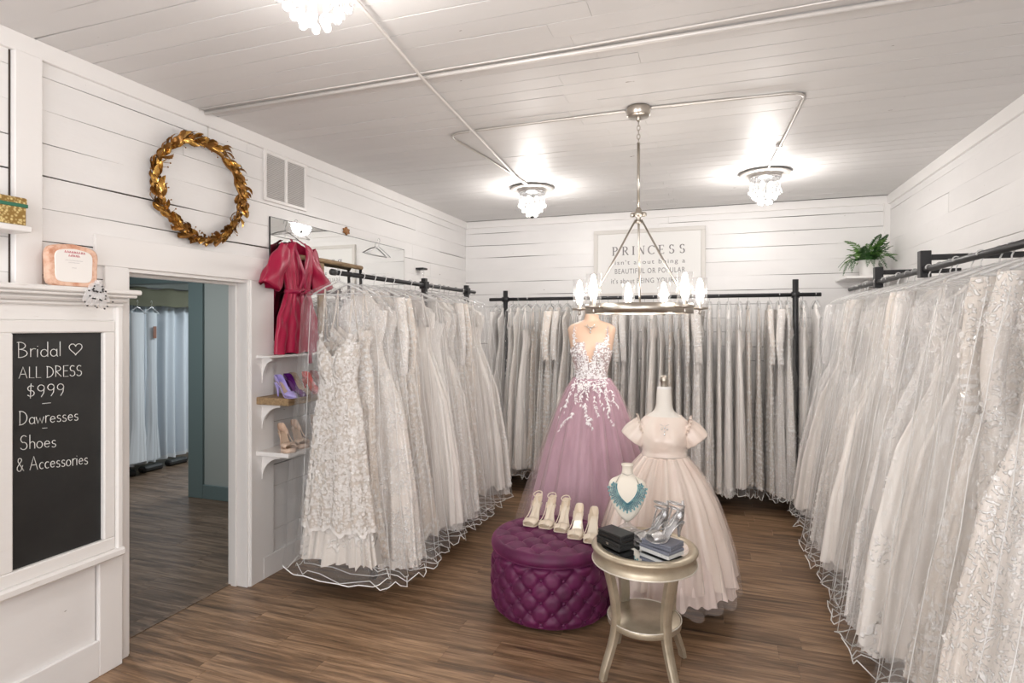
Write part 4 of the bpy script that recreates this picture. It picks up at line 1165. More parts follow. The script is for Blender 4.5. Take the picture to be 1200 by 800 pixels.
def psleeve(s):
    rr = []
    for j in range(15):
        q = j/14; c = Vector((s*(.116+.080*q), .0, 1.108-.085*q)); ax = Vector((s*.68,0,-.73)); up = Vector((s*.73,0,.68))
        r_ = .055+.024*math.sin(q*PI*.62); rg = []
        for i in range(40):
            a = 2*PI*i/40; f = 1+.07*math.sin(9*a)*(1-q*.5)+.05*math.sin(4*a+2*q)
            top = (1+math.cos(a))/2
            rg.append(tuple(c+up*r_*math.cos(a)*f*(1.0)+Vector((0,1,0))*r_*.86*math.sin(a)*f+ax*(.018*top*q)+up*(.012*(1-q)*top)))
        rr.append(rg)
    rr.append([tuple(Vector(p)*.93+(c+Vector((0,0,0)))*.07) for p in rr[-1]])
    b = MB().loft(rr)
    # ruffle standing along the armhole
    pts = []
    for i in range(60):
        a = 2*PI*i/60; c = Vector((s*.137,0,1.105)); up = Vector((s*.30,0,.95))
        r_ = .060+.004*math.sin(i*1.9); pts.append((tuple(c+up*r_*math.cos(a)+Vector((0,1,0))*r_*.9*math.sin(a)), tuple(c+up*(r_+.020)*math.cos(a)+Vector((0,1,0))*(r_+.018)*math.sin(a)+Vector((s*(.010+.010*math.sin(i*2.1)),0,0)))))
    b.loft([[p[0] for p in pts], [p[1] for p in pts]])
    return b
for s in (-1, 1): psleeve(s).build('sleeve', blush, d)
ss = [(.215,.425),(.35,.40),(.5,.36),(.65,.31),(.78,.245),(.86,.19),(.90,.155),(.925,.136)]
skirt(ss, 17, .036, 9, n=380, nz=40, hemj=.006, sharp=1, sy=.95).build('skirt', blush, d)
bt = clear('sheer_blush_tulle', .01, .05, haze=.16, hazecol=(.82,.71,.67), rough=.5)
bt2 = mat('blush_tulle', (.80,.68,.63), .7)
skirt([(.10,.45),(.35,.42),(.5,.38),(.65,.33),(.78,.26),(.86,.20),(.92,.145)], 17, .022, 10, n=300, nz=26, hemj=.016, sy=.95).build('tulle_overlay', bt, d)
skirt([(.14,.43),(.30,.40),(.45,.36)], 27, .022, 14, n=300, nz=14, hemj=.012, sy=.95).build('tulle_layer', bt2, d)
pts = [(.072*math.sin(a), -.074*math.cos(a)+.005-.014*math.cos(a), 1.175-.055*(1+math.cos(a))/2+.02*abs(math.sin(a))) for a in [math.radians(q) for q in range(-105, 106, 7)]]
necklace('crystal_necklace', (SX, SY, 0), 'fine crystal drop necklace on the blush satin dress', rz1, pts, .0022,
  [(0,-.098,1.112,.006),(-.016,-.098,1.104,.005),(.016,-.098,1.104,.005),(0,-.103,1.090,.005),(0,-.105,1.072,.006)], silver)

# ---------- tufted ottoman
OX, OY, OR, OH = -.945, 3.485, .372, .455
vel = mat('magenta_velvet', (.09,.006,.045), .55, 0, Sheen_Weight=.28, Sheen_Roughness=.35, Sheen_Tint=(.85,.22,.55,1)); tt = NT(vel)
tt.l(tt.ramp(tt.noise(tt.coord(), 9, 4, .6), [(.3,(.062,.004,.034)),(.7,(.125,.008,.066))]), tt.b.inputs['Base Color'])
o_ = thing('tufted_ottoman', (OX, OY, 0), 'round magenta velvet button-tufted ottoman carrying the row of heels', 'ottoman')
nb = 17; da = 2*PI/nb; dz = .125
def tuft(u, v):      # buttons at u+v, u-v integers
    A_, B_ = abs(math.sin(PI*(u+v))), abs(math.sin(PI*(u-v))); d2 = A_*A_+B_*B_; return .62*(1-math.exp(-d2*2.6))+.38*min(1,(A_*B_)**.5*1.2)
def side_disp(a, z): return tuft(a/da, (z-.05)/dz)
prof = []
for j in range(64):
    z = .02+(.375-.02)*j/63; prof.append(z)
rows = []; n = 360
for z in prof:
    rg = []
    e = min(1, (z-.02)/.04, (.375-z)/.02); e = max(0, e)**.5
    for i in range(n):
        a = 2*PI*i/n; bul = .012*math.sin(PI*(z/.375))
        r = OR-.036+bul+.034*side_disp(a, z)*e
        rg.append((r*math.cos(a), r*math.sin(a), z))
    rows.append(rg)
b = MB().loft(rows); b.build('base', vel, o_)
rows = []
# lid: side roll then tufted top
pr = [(.335,.376),(.350,.382),(.357,.395),(.358,.412),(.353,.428),(.342,.441),(.327,.449)]
for r, z in [(r*1.05,z) for r,z in pr]: rows.append([(r*math.cos(2*PI*i/n), r*math.sin(2*PI*i/n), z) for i in range(n)])
bs_ = .155
def topz(x, y):
    r = math.hypot(x, y); e = min(1, max(0, (.350-r)/.06))**.7
    return .449+.010*(1-(r/.33)**2)-.030*e*(1-tuft(x/bs_, y/bs_))
for j in range(1, 60):
    r = .343*(1-j/60); rg = []
    for i in range(n):
        x, y = r*math.cos(2*PI*i/n), r*math.sin(2*PI*i/n); rg.append((x, y, topz(x, y)))
    rows.append(rg)
b = MB().loft(rows); b.add([(0,0,topz(0,0))]+rows[-1], [(0, 1+i, 1+(i+1)%n) for i in range(n)]); b.build('lid', vel, o_)
b = MB(); b.tube([(.366*math.cos(2*PI*i/64), .366*math.sin(2*PI*i/64), .379) for i in range(64)], .0045, 6, closed=True); b.build('piping', vel, o_)
btn = MB().lathe([(.010,-.004),(.011,0),(.008,.004),(.001,.005)], 10).mesh('button', vel)
for m_ in range(-1, 8):
    for k in range(nb*2):
        u = k/2; v = m_/2; 
        if (k+m_) % 2: continue
        z = .05+v*dz
        if not .04 < z < .36: continue
        a = u*da; r = OR-.030+.012*math.sin(PI*z/.375)+.003
        link('button', btn, o_, (r*math.cos(a), r*math.sin(a), z), (0, PI/2, a))
for i in range(-5, 6):
    for j in range(-5, 6):
        if (i+j) % 2: continue
        x, y = i*bs_/2, j*bs_/2
        if math.hypot(x, y) < .29: link('button', btn, o_, (x, y, topz(x, y)+.002))
for a in (45,135,225,315): MB().lathe([(.02,0),(.022,.022)], 12, (.25*math.cos(math.radians(a)), .25*math.sin(math.radians(a)), 0), cap=True).build('foot', M['dark'], o_)
# heels standing on it
champ = leather('champagne_satin_shoe', (.78,.68,.55), .3); champi = leather('cream_insole', (.80,.72,.60), .5)
rows_ = [(-1.100,3.612,'tstrap',-.12,'champagne T-strap peep-toe heel, first on the ottoman beside the mauve gown'), (-.997,3.602,'tstrap',-.05,'champagne T-strap peep-toe heel, second on the ottoman'),
        (-.893,3.572,'tstrap',.0,'champagne T-strap peep-toe heel, middle one of five on the ottoman'), (-.785,3.49,'peep',.02,'champagne peep-toe heel without ankle strap, next to the T-straps'), (-.682,3.455,'peep',.05,'champagne peep-toe heel nearest the round side table')]
for x, y, kd, rz, lb in rows_: shoe(lb, (x, y, .4575), rz, champ, champi, L=.20, hh=.105, kind=kd, name='bridal_heel', group='champagne heels on the ottoman', heelr=.006)

# ---------- round mirrored side table
TX, TY, TZ = -.325, 3.0, .63
champg = mat('champagne_gilt', (.50,.43,.32), .34, .55); tt = NT(champg)
tt.l(tt.ramp(tt.noise(tt.coord((1,1,1)), 9, 4, .6), [(.3,(.42,.355,.26)),(.7,(.57,.50,.385))]), tt.b.inputs['Base Color'])
edge = mat('silver_edge', (.80,.76,.68), .3, .5)
t = thing('side_table', (TX, TY, 0), 'round champagne side table with mirrored top and lower shelf beside the ottoman', 'side table', rz=math.radians(8))
TR = .262
MB().lathe([(TR-.045,TZ-.005),(TR-.040,TZ+.001),(TR-.012,TZ+.002),(TR,TZ-.004),(TR+.004,TZ-.014),(TR-.002,TZ-.020),(TR-.006,TZ-.024),(TR-.006,TZ-.068),(TR-.001,TZ-.072),(TR-.001,TZ-.080),(TR-.012,TZ-.084),(TR-.05,TZ-.084)], 72).build('top_rim', champg, t)
MB().lathe([(.001,TZ-.0035),(TR-.042,TZ-.0035)], 64).build('mirror_top', M['mirror'], t)
MB().lathe([(.001,TZ-.02),(TR-.045,TZ-.02)], 32).build('under_panel', champg, t)
b = MB(); b.lathe([(.001,.268),(.175,.268),(.182,.264),(.184,.258),(.184,.238),(.178,.232),(.001,.232)], 64); b.build('lower_shelf', champg, t)
MB().tube([(.184*math.cos(2*PI*i/48), .184*math.sin(2*PI*i/48), .266) for i in range(48)], .003, 6, closed=True).build('shelf_bead', edge, t)
MB().tube([((TR-.001)*math.cos(2*PI*i/64), (TR-.001)*math.sin(2*PI*i/64), TZ-.078) for i in range(64)], .004, 6, closed=True).build('rim_bead', edge, t)
for a in (0, 90, 180, 270):
    A = math.radians(a+45-8-2); ca, sa = math.cos(A), math.sin(A); rr = []
    for j in range(14):
        q = j/13; z = (TZ-.07)*(1-q); r = .222-.052*math.sin(PI*min(1,q*1.05))**1.2*(1-q*.15)+.045*max(0,q-.62)**1.3*2.2
        w = .030-.010*q; th = .016-.003*q
        P_ = lambda dr, dt: ((r+dr)*ca-dt*sa, (r+dr)*sa+dt*ca, z)
        rr.append([P_(-th,-w), P_(th*.7,-w), P_(th,-w*.6), P_(th*1.15,0), P_(th,w*.6), P_(th*.7,w), P_(-th,w)])
    lg = MB().loft(rr, cap=True, smooth=False).build('leg', champg, t)
    r0 = rr[-1][3]; MB().lathe([(.012,0),(.014,.008)], 10, (r0[0]-.014*ca, r0[1]-.014*sa, 0), cap=True).build('foot_cap', M['nickel'], lg)

# ---------- things on the table
cards = mat('black_leatherette', (.014,.014,.014), .42); slate = mat('slate_card', (.16,.17,.21), .45); pale = mat('pale_grey_card', (.60,.60,.58), .5)
TT = TZ+.0015
def jbox(z, w, d, h, m, label, name, loc, rz, clasp=True, side=None):
    o = thing(name, (loc[0], loc[1], z), label, 'box', rz=rz)
    MB().bbox(-w/2, w/2, -d/2, d/2, 0, h*.55, .003).build('box_base', side or m, o)
    MB().bbox(-w/2-.001, w/2+.001, -d/2-.001, d/2+.001, h*.55, h, .004).build('lid', m, o)
    if clasp: MB().bbox(-.008, .008, -d/2-.003, -d/2, h*.40, h*.66, .001).build('clasp', M['chrome'], o)
    return o
jbox(TT, .165, .105, .040, cards, 'lower black jewellery box with a chrome clasp on the mirrored table', 'jewellery_box', (-.462,2.935), math.radians(-38))
jbox(TT+.0405, .160, .100, .034, cards, 'upper black leather jewellery box stacked on the other black box', 'jewellery_box', (-.458,2.938), math.radians(-35), False)
jbox(TT, .175, .125, .034, slate, 'lower slate grey gift box with pale sides on the mirrored table', 'gift_box', (-.232,2.92), math.radians(-33), False, pale)
jbox(TT+.0345, .165, .120, .026, slate, 'upper slate grey gift box under the silver sandal', 'gift_box', (-.228,2.925), math.radians(-28), False)
silv = mat('silver_glitter', (.62,.61,.61), .3, .7); tt = NT(silv); vo = tt.n('ShaderNodeTexVoronoi'); vo.inputs['Scale'].default_value = 260; tt.l(tt.coord(), vo.inputs['Vector'])
tt.l(tt.ramp(vo.outputs['Distance'], [(.2,(.80,.79,.79)),(.6,(.42,.41,.41))]), tt.b.inputs['Base Color'])
grey_in = leather('grey_insole', (.55,.54,.55), .4)
shoe('silver glitter strappy sandal standing on the slate gift boxes', (-.215,2.935,TT+.061), math.radians(-50), silv, grey_in, L=.205, hh=.075, kind='strappy', name='strappy_sandal', group='silver sandals on the table')
shoe('silver glitter strappy sandal standing on the mirrored top behind the boxes', (-.30,3.085,TT), math.radians(-50), silv, grey_in, L=.205, hh=.085, kind='strappy', name='strappy_sandal', group='silver sandals on the table')
# necklace bust with turquoise bib
t = thing('necklace_bust', (-.435,3.185,TT), 'small cream necklace display bust on the table', 'display bust', rz=.12)
PB = smooth_prof([(.045,.010,.010,0),(.06,.030,.02,0),(.09,.055,.028,0),(.14,.082,.036,0),(.20,.098,.040,0),(.245,.100,.036,.004),(.270,.085,.030,.008),(.285,.055,.026,.01),(.30,.034,.026,.01),(.325,.028,.026,.01),(.345,.028,.027,.008)], 4)
linen = mat('cream_linen', (.82,.76,.66), .75)
MB().loft(torso(PB, 48), cap=True).build('bust_form', linen, t)
MB().lathe([(.030,.345),(.033,.349),(.033,.356),(.001,.358)], 24, (0,.008,0)).build('neck_disc', linen, t)
b = MB().lathe([(.001,0),(.055,0),(.058,.006),(.040,.018),(.018,.034),(.012,.05)], 8); b.build('crystal_base', M['crystal'], t)
t = thing('turquoise_bib_necklace', (-.435,3.185,TT), 'turquoise beaded bib necklace draped on the cream bust', 'necklace', rz=.12)
turq = mat('turquoise', (.045,.20,.26), .3); teal2 = mat('pale_turquoise', (.20,.42,.44), .3)
R = random.Random(6); b1, b2 = MB(), MB()
for k in range(41):
    a = math.radians(-105+210*k/40); rad = 1
    width = 5 if abs(a) < 1.5 else 3
    for j in range(width):
        rr_ = .052+.0085*j; x = rr_*math.sin(a)*1.12; z = .205-rr_*math.cos(a)*1.05+.035*abs(math.sin(a))
        w, dd, yo = fit(PB, z, 1), fit(PB, z, 2), fit(PB, z, 3); xx = max(-.97, min(.97, x/w)); y = -(1-abs(xx)**2.2)**.45*dd+yo-.003
        (b1 if R.random() < .75 else b2).ball((x, y, z), .0043, 6, 4)
    if k % 2 == 0 and abs(a) < 1.7: b2.ball((x*1.08, y-.001, z-.010*math.cos(a)), .005, 6, 4, 1.4)
tag(b1.build('dark_beads', turq, t), kind='stuff'); tag(b2.build('light_beads', teal2, t), kind='stuff')
b = MB(); b.tube([(.06,-.026,.26),(.045,-.02,.29),(.03,-.014,.31),(0,-.022,.30),(-.03,-.014,.31),(-.045,-.02,.29),(-.06,-.026,.26)], .002, 5); b.build('chain', M['nickel'], t)
# faceted crystal box
b = MB().lathe([(.022,0),(.034,.012),(.034,.026),(.022,.036),(.001,.038)], 7); b.fl = [False]*len(b.fl)
tag(b.build('crystal_trinket', mat('smoky_crystal',(.42,.40,.39),.12,.5), None, (-.375,3.09,TT)), 'small faceted smoky crystal trinket between bust and silver sandal', 'trinket')

# ================================================================== back wall
t = thing('framed_sign', (-.678, YB-.001, 2.46), 'white framed typographic sign on the back wall behind the chandelier', 'sign')
w, h = .617, .385
MB().bbox(-w+.03, w-.03, -.022, -.004, -h+.03, h-.03, .001).build('sign_board', mat('sign_board',(.80,.79,.77),.6), t)
grey_f = mat('limed_frame', (.68,.655,.62), .6)
for (x0,x1,z0,z1) in ((-w,w,h-.045,h),(-w,w,-h,-h+.045),(-w,-w+.045,-h+.045,h-.045),(w-.045,w,-h+.045,h-.045)): MB().bbox(x0, x1, -.038, -.002, z0, z1, .004).build('frame_rail', grey_f, t)
ink = mat('grey_ink', (.20,.19,.19), .7)
def text(s, cx, z, width, height, m, par, y=-.0225, fs=1.0, sp=1.0):
    c = bpy.data.curves.new('t', 'FONT'); c.body = s; c.extrude = .0; c.space_character = sp; c.resolution_u = 3
    o = bpy.data.objects.new('t', c); C.objects.link(o); bpy.context.view_layer.update()
    me = bpy.data.meshes.new_from_object(o.evaluated_get(bpy.context.evaluated_depsgraph_get())); bpy.data.objects.remove(o)
    xs_ = [v.co.x for v in me.vertices]; ys_ = [v.co.y for v in me.vertices]; x0, x1, y0, y1 = min(xs_), max(xs_), min(ys_), max(ys_)
    for v in me.vertices:
        v.co = Vector((cx-width/2+(v.co.x-x0)/(x1-x0)*width, y, z+(v.co.y-y0)/(y1-y0)*height))
    me.materials.clear(); me.materials.append(m); o = link('lettering', me, par); tag(o, kind='stuff'); return o
# serif capitals from thick and thin strokes
def bar(mb, x0, z0, x1, z1, w):
    d = Vector((x1-x0, 0, z1-z0)); n_ = Vector((-d.z, 0, d.x)).normalized()*w/2
    a, c = Vector((x0, -.0226, z0)), Vector((x1, -.0226, z1)); mb.add([tuple(a-n_), tuple(c-n_), tuple(c+n_), tuple(a+n_)], [(0,1,2,3)], False)
def serif_word(mb, word, x, z, hgt, pitch):
    for ch_ in word:
        T, t_ = .15, .06; cw = pitch/hgt
        def B(a, b_, c, d_, w_): bar(mb, x+a*hgt, z+b_*hgt, x+c*hgt, z+d_*hgt, w_*hgt)
        def A(cx, cz, rx, rz_, a0, a1, w0):
            p = arc(cx, cz, rx, rz_, a0, a1, 12)
            for (u, v), (u2, v2) in zip(p, p[1:]): 
                wq = t_+(w0-t_)*abs(math.cos(math.atan2((v+v2)/2-cz, (u+u2)/2-cx))); B(u, v, u2, v2, wq)
        if ch_ == 'I': B(.15,0,.15,1,T); B(0,.02,.3,.02,.05); B(0,.98,.3,.98,.05)
        if ch_ in 'PR':
            B(.15,0,.15,1,T); B(0,.02,.3,.02,.05); B(0,.98,.35,.98,.05); A(.35,.74,.24,.24,90,-90,T); B(.2,.5,.36,.5,t_)
        if ch_ == 'R': B(.38,.48,.68,.02,T*.9); B(.6,.02,.78,.02,.05)
        if ch_ == 'N': B(.12,0,.12,1,t_); B(.12,.98,.66,.02,T); B(.66,0,.66,1,t_); B(0,.02,.25,.02,.05); B(-.02,.98,.2,.98,.05); B(.54,.98,.8,.98,.05)
        if ch_ == 'C': A(.42,.5,.40,.48,45,315,T); B(.70,.74,.70,.98,.05)
        if ch_ == 'E': B(.15,0,.15,1,T); B(0,.02,.6,.02,t_); B(0,.98,.58,.98,t_); B(.15,.51,.45,.51,t_); B(.60,.0,.60,.2,.05); B(.58,.8,.58,1,.05); B(.45,.42,.45,.6,.04)
        if ch_ == 'S': A(.30,.74,.21,.24,35,255,T); A(.30,.26,.23,.25,75,-145,T); B(.50,.78,.50,.98,.05); B(.08,.02,.08,.25,.05)
        x += pitch*(.62 if ch_ == 'I' else 1.06)
        
b = MB(); serif_word(b, 'PRINCESS', -.405, .095, .098, .107); tag(b.build('lettering', ink, t), kind='stuff')
text("isn't about being a", .015, -.028, .775, .066, ink, t, sp=1.25)
text("BEAUTIFUL OR POPULAR", .015, -.118, .775, .058, ink, t, sp=1.15)
text("it's about BEING YOURSELF", .0, -.228, .83, .058, ink, t, sp=1.1)

# corner shelf + fern
t = thing('corner_shelf', (1.45, 6.45, 2.215), 'small white corner shelf under the fern on the back wall', 'shelf')
MB().bbox(-.25, .18, -.28, .215, -.022, 0, .003).build('board', M['trim'], t)
MB().loft([[(-.02,.21,-.022),(-.02,-.1,-.022),(-.02,.19,-.2),(-.02,.21,-.2)],[(.0,.21,-.022),(.0,-.1,-.022),(.0,.19,-.2),(.0,.21,-.2)]], cap=True, smooth=False).build('bracket', M['trim'], t)
t = thing('potted_fern', (1.44, 6.42, 2.2155), 'green potted fern in a white pot on the corner shelf', 'plant')
MB().lathe([(.001,0),(.068,0),(.072,.01),(.085,.15),(.090,.155),(.090,.165),(.080,.165),(.076,.13),(.001,.13)], 28).build('pot', M['trim'], t)
MB().lathe([(.001,.135),(.078,.135)], 16).build('soil', M['gap'], t)
R = random.Random(15)
def frond_mesh(L, droop, seed):
    R = random.Random(seed); b = MB(); n_ = 20; P = []
    for i in range(n_+1):
        q = i/n_; P.append(Vector((L*(q*.75), 0, L*(1.0*q-droop*q*q))))
    b.tube(P, .0018, 4)
    for i in range(2, n_+1):
        q = i/n_; l_ = .052*math.sin(PI*min(1,.12+.86*q))**.7
        t_ = (P[i]-P[i-1]).normalized()
        for s in (-1, 1):
            d = (Vector((0, s, 0))+t_*.6+Vector((0,0,R.uniform(-.35,.1)))).normalized(); e = t_*.0085
            c = P[i]; b.add([tuple(c-e*.6), tuple(c+d*l_*.5-e), tuple(c+d*l_), tuple(c+d*l_*.5+e)], [(0,1,2,3)], False)
    return b
dg = mat('dark_fern_green', (.03,.10,.02), .55)
FM = [frond_mesh(.32, .55, 1).mesh('frond', M['leafgreen']), frond_mesh(.30, .95, 2).mesh('frond', M['leafgreen']), frond_mesh(.27, .35, 3).mesh('frond', dg), frond_mesh(.34, 1.15, 4).mesh('frond', dg)]
for k in range(52):
    o = link('frond', FM[k % 4], t, (R.uniform(-.03,.03), R.uniform(-.03,.03), .135), (R.uniform(-.2,.2), R.uniform(-.45,.30), R.uniform(0, 2*PI)), R.uniform(.75,1.18))
    if math.sin(o.rotation_euler.z) > .2: o.scale = (.7,)*3

# ================================================================== ceiling things
def fixture(x, y, label, sensor=False):
    t = thing('crystal_ceiling_light', (x, y, H), label, 'ceiling light', 'crystal ceiling lights')
    MB().lathe([(.001,-.004),(.10,-.006),(.195,-.010),(.205,-.016),(.200,-.024),(.15,-.020),(.13,-.024),(.13,-.045),(.001,-.05)], 48).build('canopy_plate', M['plate'], t)
    MB().lathe([(.125,-.045),(.130,-.055),(.125,-.062),(.001,-.062)], 32).build('crystal_ring', M['chrome'], t)
    drop = MB().tube([(0,0,0),(0,0,-.10)], .0035, 5).ball((0,0,-.118), .017, 10, 7, 1.2).mesh('crystal_drop', M['crystal'])
    for ring, (rad, cnt, z) in enumerate(((.120,14,-.058),(.085,9,-.100),(.045,6,-.138))):
        for i in range(cnt):
            a = 2*PI*(i+.5*ring)/cnt; link('crystal_drop', drop, t, (rad*math.cos(a), rad*math.sin(a), z))
    for a in (0, 2.1, 4.2): MB().ball((.045*math.cos(a), .045*math.sin(a), -.105), .018, 10, 6, 1.4).build('bulb', M['bulb'], t)
    if sensor: MB().lathe([(.001,-.29),(.016,-.288),(.018,-.25),(.012,-.245),(.004,-.24),(.004,-.20)], 12).build('finial', M['dark'], t)
    point('ceiling_lamp', (x, y, H-.22), 22 if y < 3 else 35, .10)
fixture(-1.60, 5.20, 'crystal ceiling light nearest the left back corner, with a black finial', True)
fixture(.43, 5.33, 'crystal ceiling light nearest the right back corner, with a wide plate')
fixture(-1.30, 1.66, 'crystal ceiling light at the top edge, nearest the camera')
point('ceiling_lamp', (.6, .6, H-.25), 18, .1)      # added fill without a fixture, out of view, to even the room light
point('ceiling_lamp', (-1.2, -1.2, H-.25), 22, .1)  # second added fill, unseen behind the camera

# chandelier
HX, HY = -.412, 3.50; RZc = 1.855
t = thing('ring_chandelier', (HX, HY, H), 'brushed nickel ring chandelier with six glass candle shades in the middle of the room', 'chandelier')
z_ = lambda z: z-H
MB().lathe([(.001,0),(.066,0),(.070,-.006),(.070,-.050),(.062,-.058),(.02,-.060),(.001,-.060)], 40).build('ceiling_canopy', M['nickel'], t)
b = MB(); b.lathe([(.014,-.06),(.016,-.075),(.008,-.085)], 12)
for i in range(5):
    zc = -.098-i*.026; b.tube([((.009*math.cos(a)) if i % 2 else 0, 0 if i % 2 else .009*math.cos(a), zc+.017*math.sin(a)) for a in [2*PI*k/12 for k in range(12)]], .0026, 5, closed=True)
b.build('chain', M['nickel'], t)
MB().tube([(0,0,-.21),(0,0,z_(2.42))], .0085, 12).build('stem', M['nickel'], t)
b = MB(); b.lathe([(.010,z_(2.45)),(.018,z_(2.44)),(.018,z_(2.425)),(.032,z_(2.42)),(.034,z_(2.405)),(.030,z_(2.40)),(.014,z_(2.395)),(.016,z_(2.37)),(.024,z_(2.36)),(.001,z_(2.355))], 24); b.build('hub', M['nickel'], t)
HR = .315
for a in (math.radians(q) for q in (95, 215, 335)):
    rod = MB().tube([(.02*math.cos(a), .02*math.sin(a), z_(2.375)), (HR*math.cos(a), HR*math.sin(a), z_(RZc+.01))], .0062, 8).build('arm', M['nickel'], t)
    MB().ball((.040*math.cos(a), .040*math.sin(a), z_(2.405)), .015, 8, 6).build('knuckle', M['nickel'], rod)
MB().lathe([(HR-.010,z_(RZc-.038)),(HR,z_(RZc-.038)),(HR,z_(RZc+.018)),(HR-.010,z_(RZc+.018)),(HR-.010,z_(RZc-.038))], 96).build('ring', M['nickel'], t)
for k in range(6):
    a = math.radians(6.7+(18,65,100,162,230,310)[k])
    ca, sa = math.cos(a), math.sin(a); CR = HR+.066; cx, cy = CR*ca, CR*sa
    s_ = MB().lathe([(.001,-.012),(.046,-.012),(.048,-.006),(.048,.002),(.001,.003)], 28, (cx, cy, z_(RZc))).build('candle_cup', M['nickel'], t)
    b = MB(); b.tube([(HR*ca*.98, HR*sa*.98, z_(RZc-.004)), (cx, cy, z_(RZc-.004))], .008, 8); b.lathe([(.001,-.045),(.006,-.04),(.009,-.03),(.006,-.02),(.010,-.012)], 12, (cx, cy, z_(RZc))); b.build('bracket', M['nickel'], s_)
    MB().lathe([(.0405,.003),(.0415,.003),(.0415,.180),(.0405,.180)], 32, (cx, cy, z_(RZc))).build('glass_shade', M['glass'], s_)
    MB().lathe([(.011,.003),(.011,.045),(.009,.05),(.001,.05)], 12, (cx, cy, z_(RZc))).build('candle_sleeve', M['nickel'], s_)
    MB().lathe([(.005,.050),(.010,.064),(.011,.078),(.006,.100),(.001,.114)], 14, (cx, cy, z_(RZc))).build('bulb', M['bulb'], s_)
    point('chandelier_lamp', (HX+cx, HY+cy, RZc+.09), 6.0, .03, (1,.93,.85))

# conduits and wires on the ceiling
def conduit(pts, r, label, m=None, name='ceiling_conduit', n=10):
    P = [Vector(p) for p in pts]; o = Vector(P[0]); tag(MB().tube([tuple(p-o) for p in P], r, n).build(name, m or M['conduit'], None, tuple(o)), label, 'conduit')
def rounded(pts, rad=.08, k=6):
    P = [Vector(p) for p in pts]; out = [P[0]]
    for a, b_, c in zip(P, P[1:], P[2:]):
        u = (a-b_).normalized(); v = (c-b_).normalized(); r_ = min(rad, (a-b_).length*.45, (c-b_).length*.45); p0, p1 = b_+u*r_, b_+v*r_
        for i in range(k+1):
            q = i/k; out.append(p0.lerp(b_, q).lerp(b_.lerp(p1, q), q))
    out.append(P[-1]); return [tuple(p) for p in out]
zc = H-.013
conduit([(XL+.02,2.70,zc),(XR-.02,2.66,zc)], .0115, 'long painted pipe crossing the whole ceiling beneath the vent wall')
conduit([(XL+.02,2.655,H-.006),(-1.9,2.652,H-.005),(-.6,2.635,H-.008),(.4,2.60,H-.006),(XR-.02,2.565,H-.005)], .0045, 'thin painted wire running beside the long ceiling pipe', name='ceiling_wire', n=6)
conduit([(-1.10,-.5,H-.03),(-1.24,1.3,H-.03),(-1.41,2.7,H-.034),(-1.59,4.7,H-.02),(-1.60,5.02,H-.018)], .0085, 'pipe running lengthwise to the light in the left back corner')
def ribs(pts, r, lab):
    """ribbed flexible metal conduit"""
    P = [Vector(p) for p in pts]; out, rad = [], []
    for a, c in zip(P, P[1:]):
        m_ = max(1, int((c-a).length/.006))
        for i in range(m_): out.append(tuple(a.lerp(c, i/m_))); rad.append(r*(1.0 if len(out) % 2 else .8))
    o = Vector(out[0]); tag(MB().tube([tuple(Vector(p)-o) for p in out], rad, 6).build('flexible_conduit', mat('metal_conduit',(.60,.57,.53),.35,.6), None, tuple(o)), lab, 'conduit')
zf = H-.011
ribs(rounded([(-1.585,5.0,zf),(-1.64,4.1,zf),(-1.70,3.54,zf),(-1.4,3.53,zf),(HX-.07,HY+.01,zf)], .16), .009, 'ribbed flexible conduit from the chandelier canopy to the left back light')
ribs(rounded([(HX+.07,HY,zf),(.25,3.53,zf),(.50,3.54,zf),(.475,4.3,zf),(.44,5.13,zf)], .18), .009, 'ribbed flexible conduit from the chandelier canopy to the right back light')
for (x, y) in ((-1.50,3.535),(.46,4.55)): tag(MB().bbox(-.022,.022,-.008,.008,-.022,0).build('conduit_clip', M['conduit'], None, (x, y, H)), 'small strap clip holding the flexible conduit, %s' % ('where two pipes cross' if x < 0 else 'near the right back light'), 'clip')

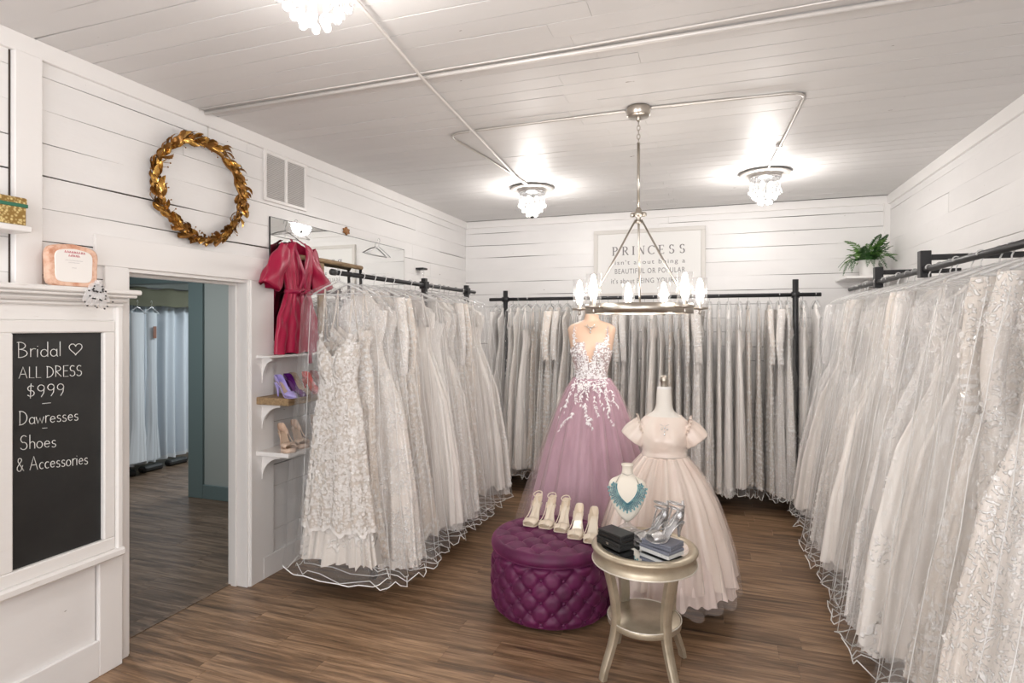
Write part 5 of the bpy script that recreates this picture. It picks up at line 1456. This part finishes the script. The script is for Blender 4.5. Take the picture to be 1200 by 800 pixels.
# ================================================================== back room things
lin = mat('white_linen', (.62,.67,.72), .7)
t = thing('long_white_curtain', (-6.42, 5.3, 0), 'long bluish white curtain hanging in the back room beyond the doorway', 'curtain')
b = MB(); rr = []
for j in range(24):
    z = 2.08-(2.08-.10)*j/23; rg = []
    for i in range(260):
        y = -.62+1.22*i/259; rg.append((.045*math.sin(y*46+.4*math.sin(z*1.5))*(.5+.5*j/23)+.02*math.sin(y*21), y, z+(.012*math.sin(y*23) if j == 23 else 0)))
    rr.append(rg)
b.loft(rr, close=False); b.build('cloth', lin, t)
b = MB(); b.loft([[(p[0]+.004, p[1], p[2]+.045) for p in rr[-1]], [(p[0]+.004, p[1], p[2]) for p in rr[-1]]], close=False); b.build('hem_band', mat('hem_band',(.70,.72,.74),.6), t)
t = thing('olive_valance', (-6.36, 5.2, 1.99), 'olive green fabric valance wrapped over the rod above the long white curtain', 'valance')
b = MB(); rr = []
for j, (dx, z) in enumerate(((-.06,.0),(-.04,.17),(0,.215),(.05,.17),(.07,.08),(.075,-.01))):
    rr.append([(dx+.006*math.sin(i*.9), -.62+.0285*i*1.62, z+.006*math.sin(i*.7+j)) for i in range(29)])
b.loft(rr, close=False); b.build('cloth', mat('olive_cloth',(.13,.13,.085),.8), t)
MB().tube([(0,-.75,.20),(0,.72,.20)], .014, 8).build('rod', M['dark'], t)
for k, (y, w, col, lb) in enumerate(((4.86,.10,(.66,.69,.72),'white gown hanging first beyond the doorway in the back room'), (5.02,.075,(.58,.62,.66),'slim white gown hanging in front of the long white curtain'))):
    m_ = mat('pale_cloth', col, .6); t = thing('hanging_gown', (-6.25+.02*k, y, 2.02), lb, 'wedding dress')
    b = MB(); rr = []
    for j in range(22):
        q = j/21; z = -.12-1.72*q; W = w*(.35+.5*abs(math.cos(q*2.1))+1.1*max(0,q-.35)); rr.append([(.03*math.sin(2*PI*i/40)*(1+q)+.006*math.sin(i*2.1)*q, W*math.cos(2*PI*i/40)+.008*math.sin(i*1.7)*q, z) for i in range(40)])
    b.loft(rr); b.build('dress', m_, t); link('hanger', HANG, t, None, (0,0,PI/2), (.5,.5,1))
    MB().bbox(.05, .056, -.02, .02, -.42, -.28, .001).build('swing_tag', mat('brown_tag',(.28,.13,.09),.6), t) if k == 1 else None
for (x, y) in ((-6.4,4.8),(-6.4,5.15),(-6.4,5.5)):
    b = MB().bbox(-.06,.06,-.13,.13,0,.07,.02); tag(b.build('dark_shoe_box', M['dark'], None, (x, y, 0)), 'low dark bin under the long curtain, %s' % {4.8:'nearest the doorway edge',5.15:'middle one',5.5:'nearest the teal casing'}[y], 'bin')
